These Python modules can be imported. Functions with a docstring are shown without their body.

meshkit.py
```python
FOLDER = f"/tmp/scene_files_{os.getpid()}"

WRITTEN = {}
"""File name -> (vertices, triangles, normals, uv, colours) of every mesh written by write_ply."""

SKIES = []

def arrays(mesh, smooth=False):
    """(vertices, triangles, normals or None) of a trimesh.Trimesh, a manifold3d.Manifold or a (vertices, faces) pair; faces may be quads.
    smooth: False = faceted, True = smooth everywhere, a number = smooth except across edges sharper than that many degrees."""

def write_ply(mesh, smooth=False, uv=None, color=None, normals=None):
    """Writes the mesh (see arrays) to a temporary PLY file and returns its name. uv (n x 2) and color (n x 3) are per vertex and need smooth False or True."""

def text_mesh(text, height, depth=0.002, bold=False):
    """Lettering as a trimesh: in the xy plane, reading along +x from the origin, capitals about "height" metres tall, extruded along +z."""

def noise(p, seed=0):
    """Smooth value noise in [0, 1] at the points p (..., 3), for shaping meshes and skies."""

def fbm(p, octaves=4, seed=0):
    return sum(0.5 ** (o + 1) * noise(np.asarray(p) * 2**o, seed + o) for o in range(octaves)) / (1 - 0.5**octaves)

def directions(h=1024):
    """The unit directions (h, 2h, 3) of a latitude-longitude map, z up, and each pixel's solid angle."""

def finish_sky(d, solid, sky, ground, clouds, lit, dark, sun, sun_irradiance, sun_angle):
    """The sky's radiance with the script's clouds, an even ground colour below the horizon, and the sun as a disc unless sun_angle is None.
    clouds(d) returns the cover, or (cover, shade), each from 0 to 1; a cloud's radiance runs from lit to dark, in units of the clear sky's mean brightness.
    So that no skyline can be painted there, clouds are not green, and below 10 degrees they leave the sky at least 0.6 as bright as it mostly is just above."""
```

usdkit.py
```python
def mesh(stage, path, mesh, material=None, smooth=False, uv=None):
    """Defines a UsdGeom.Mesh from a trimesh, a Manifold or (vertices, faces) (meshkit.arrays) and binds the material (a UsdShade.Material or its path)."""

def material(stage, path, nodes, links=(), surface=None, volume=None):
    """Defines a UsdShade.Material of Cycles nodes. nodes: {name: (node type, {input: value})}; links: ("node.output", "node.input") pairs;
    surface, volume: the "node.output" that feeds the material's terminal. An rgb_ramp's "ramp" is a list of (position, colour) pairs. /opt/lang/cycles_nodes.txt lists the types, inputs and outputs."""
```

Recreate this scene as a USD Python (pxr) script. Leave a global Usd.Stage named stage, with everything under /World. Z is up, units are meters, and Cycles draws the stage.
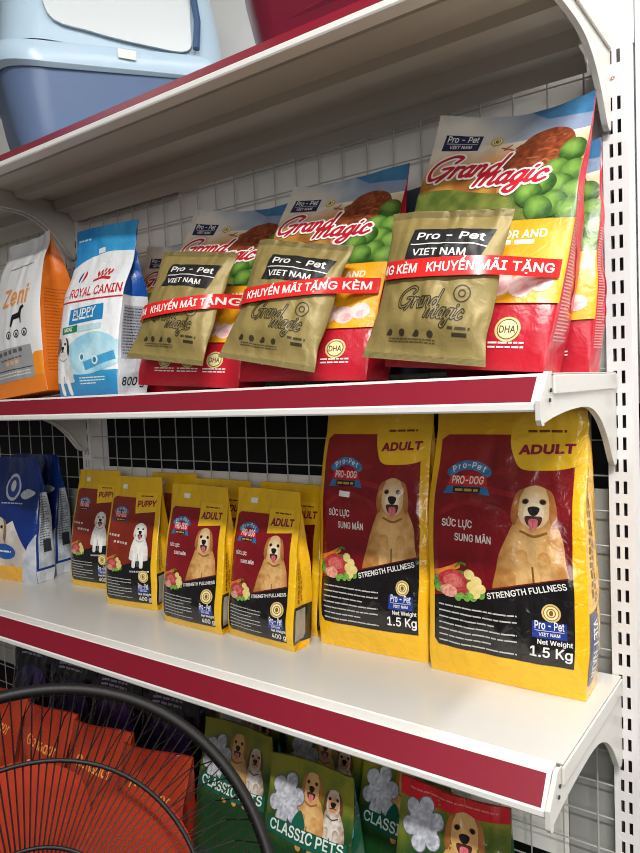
import math, random
import numpy as np, trimesh, shapely, usdkit, meshkit, manifold3d
from shapely.geometry import Polygon, MultiPolygon, LineString, Point, box as sbox
from shapely import affinity
from scipy.interpolate import PchipInterpolator
from pxr import Usd, UsdGeom, UsdLux, UsdShade, Gf, Sdf, Vt

random.seed(7); np.random.seed(7)
stage = Usd.Stage.CreateInMemory()
UsdGeom.SetStageUpAxis(stage, 'Z'); UsdGeom.SetStageMetersPerUnit(stage, 1.0)
UsdGeom.Xform.Define(stage, '/World'); UsdGeom.Scope.Define(stage, '/World/Looks')

# ------------------------------------------------------------------ camera
F_PX, CAM = 657.1, np.array([0.1949, -0.6695, 1.3453])
YAW, PITCH, ROLL = 0.6008, -0.0541, -0.0422
cy, sy, cp, sp = math.cos(YAW), math.sin(YAW), math.cos(PITCH), math.sin(PITCH)
fwd = np.array([-sy*cp, cy*cp, sp]); rgt = np.array([cy, sy, 0.0]); upv = np.cross(rgt, fwd)
R2 = math.cos(ROLL)*rgt + math.sin(ROLL)*upv; U2 = -math.sin(ROLL)*rgt + math.cos(ROLL)*upv
cam = UsdGeom.Camera.Define(stage, '/World/Camera')
cam.CreateHorizontalApertureAttr(36.0); cam.CreateVerticalApertureAttr(36.0*853/640)
cam.CreateFocalLengthAttr(36.0*F_PX/640); cam.CreateClippingRangeAttr(Gf.Vec2f(0.02, 100))
cam.CreateExposureAttr(0.42)
cam.AddTransformOp().Set(Gf.Matrix4d(*[float(x) for r in ((*R2, 0), (*U2, 0), (*(-fwd), 0), (*CAM, 1)) for x in r]))

# ------------------------------------------------------------------ light: shop tubes on the ceiling, one more added for brightness, and daylight from the shop front
def rect_light(name, loc, w, h, inten, aim, col=(1, 1, 1)):
    l = UsdLux.RectLight.Define(stage, '/World/' + name)
    l.CreateWidthAttr(w); l.CreateHeightAttr(h); l.CreateIntensityAttr(inten); l.CreateColorAttr(Gf.Vec3f(*col))
    z = np.array(loc, float) - np.array(aim, float); z /= np.linalg.norm(z)
    x = np.cross([0, 1, 0] if abs(z[2]) > .9 else [0, 0, 1], z); x /= np.linalg.norm(x); y = np.cross(z, x)
    l.AddTransformOp().Set(Gf.Matrix4d(*[float(v) for r in ((*x, 0), (*y, 0), (*z, 0), (*loc, 1)) for v in r]))
    return l
rect_light('tube_light', (0.85, -1.35, 2.86), 1.2, 0.12, 140.0, (0.85, -1.35, 0), (1.0, 0.98, 0.95))
rect_light('tube_light_001', (-1.1, -2.5, 2.86), 1.2, 0.12, 4.0, (-1.1, -2.5, 0), (1.0, 0.98, 0.95))
rect_light('shop_front_daylight', (2.0, -3.7, 2.0), 2.4, 1.1, 4.6, (-0.2, 0.2, 1.5), (0.98, 0.99, 1.0))
rect_light('tube_light_002', (0.62, -0.05, 2.86), 0.12, 1.2, 34.0, (0.62, -0.05, 0), (1.0, 0.99, 0.98))  # added lamp, put in to brighten the wall above the top shelf
dome = UsdLux.DomeLight.Define(stage, '/World/room_light')
dome.CreateIntensityAttr(0.02); dome.CreateColorAttr(Gf.Vec3f(1.0, 0.98, 0.95))

# ------------------------------------------------------------------ naming, prims, materials
USED = {}
def numbered(parent, name):
    k = (str(parent), name); n = USED.get(k, 0); USED[k] = n + 1
    return name if n == 0 else f'{name}_{n:03d}'
def tag(prim, label=None, cat=None, group=None, kind=None):
    for k, v in (('label', label), ('category', cat), ('group', group), ('kind', kind)):
        if v: prim.SetCustomDataByKey(k, v)
    return prim
def mat4(rows): return Gf.Matrix4d(*[float(x) for r in rows for x in r])
def pose(loc, yaw=0, lean=0, roll=0):
    """4x4 (column vectors): roll in the face, lean back, then turn about z; degrees."""
    R = trimesh.transformations.rotation_matrix
    M = R(math.radians(yaw), [0, 0, 1]) @ R(-math.radians(lean), [1, 0, 0]) @ R(-math.radians(roll), [0, 1, 0])
    M[:3, 3] = loc
    return M
def thing(name, M=None, label=None, cat=None, group=None, kind=None):
    path = '/World/' + numbered('/World', name)
    x = UsdGeom.Xform.Define(stage, path)
    x.AddTransformOp().Set(mat4((np.eye(4) if M is None else M).T))
    tag(x.GetPrim(), label, cat, group, kind)
    return path
def copy_of(path, M, label, group=None):
    src = stage.GetPrimAtPath(path); was = src.GetCustomData()
    p = '/World/' + numbered('/World', path.rsplit('/', 1)[1].rstrip('0123456789').rstrip('_'))
    x = UsdGeom.Xform.Define(stage, p)
    x.GetPrim().GetReferences().AddInternalReference(path)
    x.GetPrim().SetInstanceable(True)
    x.MakeMatrixXform().Set(mat4(M.T))
    tag(x.GetPrim(), label, was['category'], group or was.get('group'))
    return p
def lin(c):
    c = np.asarray(c, float)/255.0
    return np.where(c <= 0.04045, c/12.92, ((c+0.055)/1.055)**2.4)
def part(parent, name, mesh, mat, smooth=35, label=None, kind=None, col=None):
    path = parent + '/' + numbered(parent, name)
    if isinstance(mesh, list): mesh = trimesh.util.concatenate(mesh)
    m = usdkit.mesh(stage, path, mesh, mat, smooth=smooth)
    tag(m.GetPrim(), label, None, None, kind)
    return path
def raw_mesh(path, v, f, n, col, mat):
    m = UsdGeom.Mesh.Define(stage, path)
    m.CreatePointsAttr(Vt.Vec3fArray.FromNumpy(v.astype(np.float32)))
    m.CreateFaceVertexCountsAttr(Vt.IntArray.FromNumpy(np.full(len(f), 3, np.int32)))
    m.CreateFaceVertexIndicesAttr(Vt.IntArray.FromNumpy(f.astype(np.int32).ravel()))
    m.CreateSubdivisionSchemeAttr('none')
    m.CreateNormalsAttr(Vt.Vec3fArray.FromNumpy(n.astype(np.float32))); m.SetNormalsInterpolation('vertex')
    UsdGeom.PrimvarsAPI(m).CreatePrimvar('ink', Sdf.ValueTypeNames.Color3fArray, 'vertex').Set(Vt.Vec3fArray.FromNumpy(col.astype(np.float32)))
    UsdShade.MaterialBindingAPI.Apply(m.GetPrim()).Bind(mat)
    return m
def plain(name, rgb, rough=0.5, metal=0.0, spec=0.5, bump=None, var=0.0, coat=0.0, **kw):
    nodes = {'p': ('principled_bsdf', {'base_color': tuple(lin(rgb)), 'roughness': rough, 'metallic': metal, 'specular_ior_level': spec, 'coat_weight': coat, **kw}),
             'g': ('geometry', {})}
    links = []
    if var:
        nodes['n'] = ('noise_texture', {'scale': 9.0, 'detail': 4.0})
        c = lin(rgb)
        nodes['r'] = ('rgb_ramp', {'ramp': [(0.3, tuple(c*(1-var))), (0.7, tuple(np.minimum(c*(1+var), 1)))]})
        links += [('g.position', 'n.vector'), ('n.fac', 'r.fac'), ('r.color', 'p.base_color')]
    if bump:
        nodes['bn'] = ('noise_texture', {'scale': bump[0], 'detail': 3.0}); nodes['b'] = ('bump', {'strength': bump[1], 'distance': bump[2]})
        links += [('g.position', 'bn.vector'), ('bn.fac', 'b.height'), ('b.normal', 'p.normal')]
    return usdkit.material(stage, '/World/Looks/' + name, nodes, links, surface='p.BSDF')
def film(name, rough, metal=0.0, coat=0.0, bump=(70.0, 0.35, 0.004), spec=0.5):
    """Printed plastic film: the ink comes with the mesh, fine crinkles from noise."""
    nodes = {'a': ('attribute', {'attribute': 'ink'}), 't': ('texture_coordinate', {}),
             'n': ('noise_texture', {'scale': bump[0], 'detail': 2.0, 'distortion': 0.6}),
             'v': ('voronoi_texture', {'scale': bump[0]*0.5, 'feature': 'f1'}),
             'm': ('math', {'math_type': 'multiply_add', 'value2': 0.35}),
             'b': ('bump', {'strength': bump[1], 'distance': bump[2]}),
             'p': ('principled_bsdf', {'roughness': rough, 'metallic': metal, 'coat_weight': coat, 'coat_roughness': 0.12, 'specular_ior_level': spec})}
    links = [('a.color', 'p.base_color'), ('t.object', 'n.vector'), ('t.object', 'v.vector'), ('v.distance', 'm.value1'), ('n.fac', 'm.value3'),
             ('m.value', 'b.height'), ('b.normal', 'p.normal')]
    return usdkit.material(stage, '/World/Looks/' + name, nodes, links, surface='p.BSDF')

WHITE = plain('white_enamel', (212, 209, 202), 0.24, bump=(220, 0.05, 0.001))
WHITE_POST = plain('white_post_enamel', (228, 224, 222), 0.4)
UNDER = plain('shaded_enamel', (196, 192, 182), 0.30, bump=(30, 0.10, 0.003))  # the same white enamel, darkened and browned to carry the underside shade
REDSTRIP = plain('maroon_strip', (128, 20, 40), 0.4)
CLEARSTRIP = plain('white_strip', (232, 231, 226), 0.3)
DARK = plain('dark_void', (14, 15, 16), 0.9)
BOARD = plain('white_board', (236, 233, 226), 0.6, var=0.03)
GREYB = plain('grey_board', (150, 150, 145), 0.6, var=0.03)
WIRE = plain('white_wire', (176, 175, 170), 0.4)
BLACKM = plain('black_metal', (15, 13, 12), 0.5, spec=.3)
FLOORM = plain('floor_tile', (84, 78, 72), 0.25, var=0.06)
CEILM = plain('ceiling_paint', (225, 224, 220), 0.8)
WALLM = plain('wall_paint', (236, 235, 232), 0.7)
GLOSSY = film('glossy_film', 0.20, coat=0.7, bump=(60.0, 0.5, 0.005))
SATIN = film('satin_film', 0.34, coat=0.15)
MATTE = film('matte_film', 0.45, bump=(40, 0.2, 0.003))
GOLDF = film('gold_film', 0.48, metal=0.15, bump=(60, 0.3, 0.004))

# ------------------------------------------------------------------ mesh helpers
def bx(x0, x1, y0, y1, z0, z1, r=0.0):
    c, e = ((x0+x1)/2, (y0+y1)/2, (z0+z1)/2), (abs(x1-x0), abs(y1-y0), abs(z1-z0))
    if r <= 0:
        m = trimesh.creation.box(e)
    else:
        r = min(r, min(e)*0.49)
        s = [manifold3d.Manifold.sphere(r, 12).translate((sx*(e[0]/2-r), sy*(e[1]/2-r), sz*(e[2]/2-r))) for sx in (-1, 1) for sy in (-1, 1) for sz in (-1, 1)]
        h = manifold3d.Manifold.batch_hull(s).to_mesh(); m = trimesh.Trimesh(h.vert_properties[:, :3], h.tri_verts)
    m.apply_translation(c); return m
def tube(pts, r, sides=8, closed=False):
    p = np.asarray(pts, float); n = len(p)
    t = (np.roll(p, -1, 0)-np.roll(p, 1, 0)) if closed else np.gradient(p, axis=0)
    t /= np.linalg.norm(t, axis=1, keepdims=True)+1e-12
    ref = np.array([0, 0, 1.0]) if np.abs(t[:, 2]).max() < .95 else (np.array([0, 1.0, 0]) if np.abs(t[:, 1]).max() < .95 else np.array([1.0, 0, 0]))
    a = np.cross(t, ref); a /= np.linalg.norm(a, axis=1, keepdims=True)+1e-12; b = np.cross(t, a)
    ang = np.arange(sides)*2*math.pi/sides
    v = (p[:, None]+r*(np.cos(ang)[None, :, None]*a[:, None]+np.sin(ang)[None, :, None]*b[:, None])).reshape(-1, 3)
    f = []
    for i in range(n if closed else n-1):
        k = (i+1) % n
        for j in range(sides):
            l = (j+1) % sides
            f += [[i*sides+j, i*sides+l, k*sides+l], [i*sides+j, k*sides+l, k*sides+j]]
    if not closed:
        for base, rev in ((0, False), ((n-1)*sides, True)):
            for j in range(1, sides-1):
                f.append([base, base+j+1, base+j] if not rev else [base, base+j, base+j+1])
    m = trimesh.Trimesh(v, f, process=False); m.fix_normals(); return m
def extrude(poly, h):
    return trimesh.creation.extrude_polygon(poly, h, engine='earcut')
def in_yz(m, x0):
    """A shape drawn in (y, z) and extruded along +x from x0."""
    v = m.vertices.copy(); m.vertices = np.stack([v[:, 2]+x0, v[:, 0], v[:, 1]], 1); return m
def loft(secs, closed=True, cap=(True, True)):
    """secs: rings (n x 3) of equal length."""
    n = len(secs[0]); v = np.vstack(secs); f = []
    for i in range(len(secs)-1):
        for j in range(n if closed else n-1):
            l = (j+1) % n
            f += [[i*n+j, i*n+l, (i+1)*n+l], [i*n+j, (i+1)*n+l, (i+1)*n+j]]
    m = trimesh.Trimesh(v, f, process=False); extra = []
    for on, base, rev in ((cap[0], 0, True), (cap[1], (len(secs)-1)*n, False)):
        if on:
            c = len(m.vertices)+len(extra); 
            extra.append((v[base:base+n].mean(0), base, rev))
    v = list(m.vertices); f = list(m.faces)
    for c, base, rev in extra:
        v.append(c); k = len(v)-1
        for j in range(n):
            l = (j+1) % n
            f.append([k, base+l, base+j] if rev else [k, base+j, base+l])
    m = trimesh.Trimesh(np.array(v), np.array(f), process=False); m.fix_normals(); return m
def rrect(w, d, r, z, n=6, cx=0, cyy=0):
    pts = []
    for sx, sy, a0 in ((1, 1, 0), (-1, 1, 90), (-1, -1, 180), (1, -1, 270)):
        for k in range(n+1):
            a = math.radians(a0+90*k/n); pts.append((cx+sx*(w/2-r)+r*math.cos(a), cyy+sy*(d/2-r)+r*math.sin(a), z))
    return np.array(pts)

# ------------------------------------------------------------------ flat artwork: polygons in millimetres with an ink each
_T = {}
def letters(text, h, bold=True):
    """Lettering as a shapely shape, capitals h high, baseline at 0, starting at x = 0."""
    k = (text, bold)
    if k not in _T:
        m = meshkit.text_mesh(text, 70.0, 1.0, bold)
        top = m.faces[(m.face_normals[:, 2] > .9)]
        tri = m.vertices[top][:, :, :2]
        _T[k] = shapely.union_all([Polygon(t).buffer(0.05) for t in tri]).simplify(0.35)
    return affinity.scale(_T[k], h/70.0, h/70.0, origin=(0, 0))
def place(g, x, y, rot=0, sx=1, shear=0, anchor='l'):
    b = g.bounds
    if anchor == 'c': g = affinity.translate(g, -(b[0]+b[2])/2, 0)
    elif anchor == 'r': g = affinity.translate(g, -b[2], 0)
    if sx != 1: g = affinity.scale(g, sx, 1, origin=(0, 0))
    if shear: g = affinity.affine_transform(g, [1, math.tan(math.radians(shear)), 0, 1, 0, 0])
    if rot: g = affinity.rotate(g, rot, origin=(0, 0))
    return affinity.translate(g, x, y)
def fit(g, w):
    b = g.bounds; return affinity.scale(g, w/(b[2]-b[0]), 1, origin=(0, 0))
def spline(pts, closed=False, n=8):
    p = np.asarray(pts, float)
    if closed: q = np.vstack([p[-1], p, p[0], p[1]])
    else: q = np.vstack([2*p[0]-p[1], p, 2*p[-1]-p[-2]])
    out = []
    for i in range(1, len(q)-2):
        t = np.linspace(0, 1, n, endpoint=False)[:, None]
        a, b, c, d = q[i-1], q[i], q[i+1], q[i+2]
        out.append(.5*(2*b+(c-a)*t+(2*a-5*b+4*c-d)*t**2+(-a+3*b-3*c+d)*t**3))
    out = np.vstack(out)
    return out if closed else np.vstack([out, p[-1]])
def blob(pts, n=6): return Polygon(spline(pts, True, n)).buffer(0)
def ell(cx, cy_, rx, ry, rot=0, n=24):
    a = np.linspace(0, 2*math.pi, n, endpoint=False)
    return affinity.rotate(Polygon(np.stack([cx+rx*np.cos(a), cy_+ry*np.sin(a)], 1)), rot, origin=(cx, cy_))
def stroke(pts, w, n=8): return LineString(spline(pts, False, n)).buffer(w/2, quad_segs=4)
SCRIPT = {
 'r': (.55, [[(0, 1), (.02, .5), (0, 0)], [(.02, .55), (.25, .97), (.5, .92)]]),
 'a': (.95, [[(.62, .85), (.35, 1), (.06, .65), (.06, .28), (.3, 0), (.58, .35), (.66, 1)], [(.66, 1), (.62, .2), (.75, .0), (.95, .2)]]),
 'n': (.95, [[(0, 1), (.03, .5), (0, 0)], [(.03, .5), (.32, 1), (.58, .8), (.58, .15), (.72, 0), (.92, .2)]]),
 'd': (.95, [[(.62, .85), (.35, 1), (.06, .65), (.06, .28), (.3, 0), (.58, .35), (.66, 1)], [(.72, 1.9), (.64, .9), (.62, .2), (.75, 0), (.95, .2)]]),
 'm': (1.45, [[(0, 1), (.03, .5), (0, 0)], [(.03, .5), (.28, 1), (.5, .8), (.5, 0)], [(.5, .5), (.78, 1), (1.02, .8), (1.02, .15), (1.18, 0), (1.4, .2)]]),
 'g': (.9, [[(.62, .85), (.35, 1), (.06, .65), (.06, .28), (.3, 0), (.58, .35), (.66, 1)], [(.66, 1), (.62, -.4), (.35, -.85), (0, -.65), (.2, -.3), (.9, .15)]]),
 'i': (.45, [[(.05, 1), (.03, .25), (.18, 0), (.42, .2)], [(.1, 1.38), (.14, 1.44)]]),
 'c': (.75, [[(.6, .78), (.35, 1), (.06, .6), (.12, .12), (.4, 0), (.72, .22)]]),
 'G': (1.9, [[(1.55, 1.45), (1.75, 1.9), (1.1, 2.1), (.25, 1.6), (-.05, .75), (.35, .0), (1.0, .05), (1.5, .55), (1.6, .95), (.95, .9)], [(1.6, .95), (1.45, .2), (1.2, -.3)]]),
}
def script(word, xh, w, gap=.06, shear=18):
    x, parts = 0, []
    for ch in word:
        adv, st = SCRIPT[ch]
        for s in st: parts.append(stroke([(x+px, py) for px, py in s], w))
        x += adv+gap
    g = shapely.union_all(parts); g = affinity.affine_transform(g, [xh, xh*math.tan(math.radians(shear)), 0, xh, 0, 0])
    return g
def grand_magic(xh, w=.3):
    a = script('Grand', xh, w); b = script('magic', xh, w)
    return shapely.union_all([a, affinity.translate(b, 4.1*xh, -1.0*xh)])

def polys(g):
    if g.is_empty: return []
    if g.geom_type == 'Polygon': return [g]
    return [q for h in getattr(g, 'geoms', []) for q in polys(h)]
def tri(p):
    v, f = trimesh.creation.triangulate_polygon(p, engine='earcut')
    return np.asarray(v), np.asarray(f)
def cells(g, c):
    """Triangles of g, cut along a grid so that they can follow a curved film."""
    V, Fc, k = [], [], 0
    for p in polys(g):
        x0, y0, x1, y1 = p.bounds
        if max(x1-x0, y1-y0) <= 1.6*c:
            bits = [p]
        else:
            i, j = np.meshgrid(np.arange(math.floor(x0/c), math.ceil(x1/c)), np.arange(math.floor(y0/c), math.ceil(y1/c)))
            bs = shapely.box(i.ravel()*c, j.ravel()*c, (i.ravel()+1)*c, (j.ravel()+1)*c)
            shapely.prepare(p)
            inside = shapely.contains_properly(p, bs)
            for b in np.array(bs)[inside]:
                xa, ya, xb, yb = b.bounds
                V.append([[xa, ya], [xb, ya], [xb, yb], [xa, yb]]); Fc.append([[k, k+1, k+2], [k, k+2, k+3]]); k += 4
            rest = np.array(bs)[~inside]; rest = rest[shapely.intersects(p, rest)]
            bits = [q for h in shapely.intersection(p, rest) for q in polys(h)]
        for q in bits:
            if q.area < 2e-3*c*c*.02: continue
            try: v, f = tri(q)
            except Exception: continue
            if len(f): V.append(v); Fc.append(f+k); k += len(v)
    if not V: return np.zeros((0, 2)), np.zeros((0, 3), int)
    return np.vstack(V), np.vstack(Fc)

class Art:
    """Printed artwork of a panel W x H mm: inks laid over each other in the order they are added."""
    def __init__(s, W, H): s.W, s.H, s.items, s.box, s.done = W, H, [], sbox(0, 0, W, H), None
    def add(s, g, col, name='print', col2=None, noise=0.0, scale=.1, grad=None, cell=4.2, seed=0, clip=True):
        g = g.buffer(0)
        if clip: g = g.intersection(s.box)
        g = shapely.union_all(polys(g)) if polys(g) else Polygon()
        if g.is_empty: return g
        level = 1
        for it in s.items:
            if it['level'] >= level and shapely.box(*it['g'].bounds).intersects(shapely.box(*g.bounds)) and it['g'].intersects(g): level = it['level']+1
        s.items.append(dict(g=g, col=col, name=name, col2=col2, noise=noise, scale=scale, grad=grad, cell=cell, seed=seed, level=level))
        return g
    def compiled(s):
        if s.done is None:
            out, names = {}, {}
            for it in s.items: names.setdefault(it['name'], []).append(it)
            for name, its in names.items():
                near = polys(shapely.union_all([it['g'].buffer(s.W*.04, quad_segs=2) for it in its]))
                groups = [None] if not 2 <= len(near) <= 24 else near
                for k, c in enumerate(groups):
                    lst = []
                    for it in its:
                        g = it['g'] if c is None else it['g'].intersection(c)
                        if not polys(g): continue
                        v, f = cells(g, it['cell'])
                        if len(v): lst.append((it['level'], v, f, lin(s.ink(it, v))))
                    if lst: out[name if k == 0 else f'{name}#{k}'] = lst
            s.done = out
        return s.done
    def ink(s, it, v):
        c = np.tile(np.asarray(it['col'], float), (len(v), 1))
        if it['col2'] is not None:
            n = np.clip((meshkit.fbm(np.c_[v*it['scale'], np.full(len(v), it['seed']*3.7)], 3, it['seed'])-.5)*2.4+.5, 0, 1)
            if it['grad'] is not None and len(it['grad']) == 4:
                px, py, rx, ry = it['grad']; n = np.clip(1.25-np.hypot((v[:, 0]-px)/rx, (v[:, 1]-py)/ry)+(n-.5)*it['noise'], 0, 1)
            elif it['grad'] is not None:
                (ax, ay), (bx_, by_) = it['grad']; d = np.array([bx_-ax, by_-ay])
                n = np.clip(((v-np.array([ax, ay]))@d)/(d@d)+(n-.5)*it['noise'], 0, 1)
            c = c*(1-n[:, None])+np.asarray(it['col2'], float)*n[:, None]
        elif it['noise']:
            n = meshkit.fbm(np.c_[v*it['scale'], np.full(len(v), it['seed']*3.7)], 3, it['seed'])-.5
            c = np.clip(c*(1+2*it['noise']*n[:, None]), 0, 255)
        return c

# ------------------------------------------------------------------ bags
def curve(pts):
    p = np.array(pts, float); return PchipInterpolator(p[:, 0], p[:, 1])
class Bag:
    def __init__(s, W, H, d, lean=.03, width=((0, 1), (1, 1)), depth=((0, 1), (.12, 1), (.85, .05), (1, .02)), bulge=.012, bb=((0, .2), (.35, 1), (.8, .3), (.95, 0), (1, 0)),
                 back=.5, gus=.9, wave=.0, wavef=1.0, dip=.0, wr=.0015, wscale=26, seed=0, sag=0.0, zb=0.0):
        s.W, s.H, s.d, s.lean, s.bulge, s.back, s.gus, s.wave, s.wavef, s.dip, s.wr, s.ws, s.seed, s.sag, s.zb = W, H, d, lean, bulge, back, gus, wave, wavef, dip, wr, wscale, seed, sag, zb
        s.wt, s.dt, s.bt = curve(width), curve(depth), curve(bb)
    def common(s, t):
        xw = s.W/2*s.wt(t); dep = np.maximum(s.d*s.dt(t), .0012)
        yf = s.lean*t**1.15+(s.d-dep)*s.back
        return xw, dep, yf
    def shift(s, a, t):
        """a: -1..1 across. Wave of the loose top, sagging of the outline."""
        k = np.clip((t-.55)/.45, 0, 1)**2
        dy = s.wave*k*np.sin(a*2.2*s.wavef+s.seed)
        dz = -s.dip*k*(1-a*a)
        return dy, dz
    def front(s, u, t):
        xw, dep, yf = s.common(t); a = 2*u-1; dy, dz = s.shift(a, t)
        env = np.clip(1-a*a, 0, 1)
        y = yf+dy-s.bulge*s.bt(t)*env**.7
        z = s.H*t+dz-s.zb*np.clip(1-t*6, 0, 1)*env
        q = np.stack([a*s.W/2*1000/s.ws, z*1000/s.ws*.6, np.full_like(a, s.seed*7.3)], -1)
        n = meshkit.fbm(q, 2, s.seed)-.5
        r = 1-4*(meshkit.noise(q*np.array([1.5, .5, 1])+11, s.seed+5)-.5)**2
        y = y-s.wr*np.minimum(env*3, 1)*(2.2*n+1.0*(r-.5)*(.3+t))*np.clip(t*8, 0.15, 1)
        x = a*xw+(meshkit.noise(np.stack([t*6, t*0+s.seed, t*0], -1), 3)-.5)*.006*np.sin(math.pi*t)
        return np.stack([x, y, z], -1)
    def back_(s, u, t):
        xw, dep, yf = s.common(t); a = 1-2*u; dy, dz = s.shift(a, t)
        env = np.clip(1-a*a, 0, 1)
        x = a*xw+(meshkit.noise(np.stack([t*6, t*0+s.seed, t*0], -1), 3)-.5)*.006*np.sin(math.pi*t)
        return np.stack([x, yf+dep+dy+s.bulge*.3*s.bt(t)*env, s.H*t+dz], -1)
    def side(s, u, t, sg):
        xw, dep, yf = s.common(t); w = u if sg > 0 else 1-u
        dy, dz = s.shift(np.full_like(t, float(sg)), t)
        fold = s.gus*np.sqrt(np.maximum(s.d**2-dep**2, 0))/2*np.clip((dep-.006)/.016, 0, 1)
        x = sg*(xw-fold*(1-np.abs(2*w-1))+.0*t)
        bulge = .5*(1-s.gus)*s.bulge*s.bt(t)*np.clip(1-(2*w-1)**2, 0, 1)
        x = x+sg*bulge+(meshkit.noise(np.stack([t*6, t*0+s.seed, t*0], -1), 3)-.5)*.006*np.sin(math.pi*t)
        q = np.stack([w*1.7+s.seed, t*s.H*1000/22, t*0+sg], -1)
        x = x+sg*s.wr*.8*(meshkit.fbm(q, 2, s.seed+3)-.5)*2*np.clip(1-(2*w-1)**2, 0, 1)
        return np.stack([x, yf+dep*w+dy, s.H*t+dz], -1)
    def panel(s, which):
        return {'front': s.front, 'back': s.back_, 'right': lambda u, t: s.side(u, t, 1), 'left': lambda u, t: s.side(u, t, -1)}[which]
def pn(f, u, t):
    e = 4e-3
    u0, u1, t0, t1 = np.clip(u-e, 0, 1), np.clip(u+e, 0, 1), np.clip(t-e, 0, 1), np.clip(t+e, 0, 1)
    n = np.cross(f(u1, t)-f(u0, t), f(u, t1)-f(u, t0)); n /= np.linalg.norm(n, axis=-1, keepdims=True)+1e-12
    return f(u, t), n
def grid(nu, nv):
    u, t = np.meshgrid(np.linspace(0, 1, nu), np.linspace(0, 1, nv)); i, j = np.meshgrid(np.arange(nu-1), np.arange(nv-1))
    a = (j*nu+i).ravel(); f = np.vstack([np.stack([a, a+1, a+nu+1], 1), np.stack([a, a+nu+1, a+nu], 1)])
    return u.ravel(), t.ravel(), f
STEP, LIFT = 0.00016, 0.0006
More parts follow.
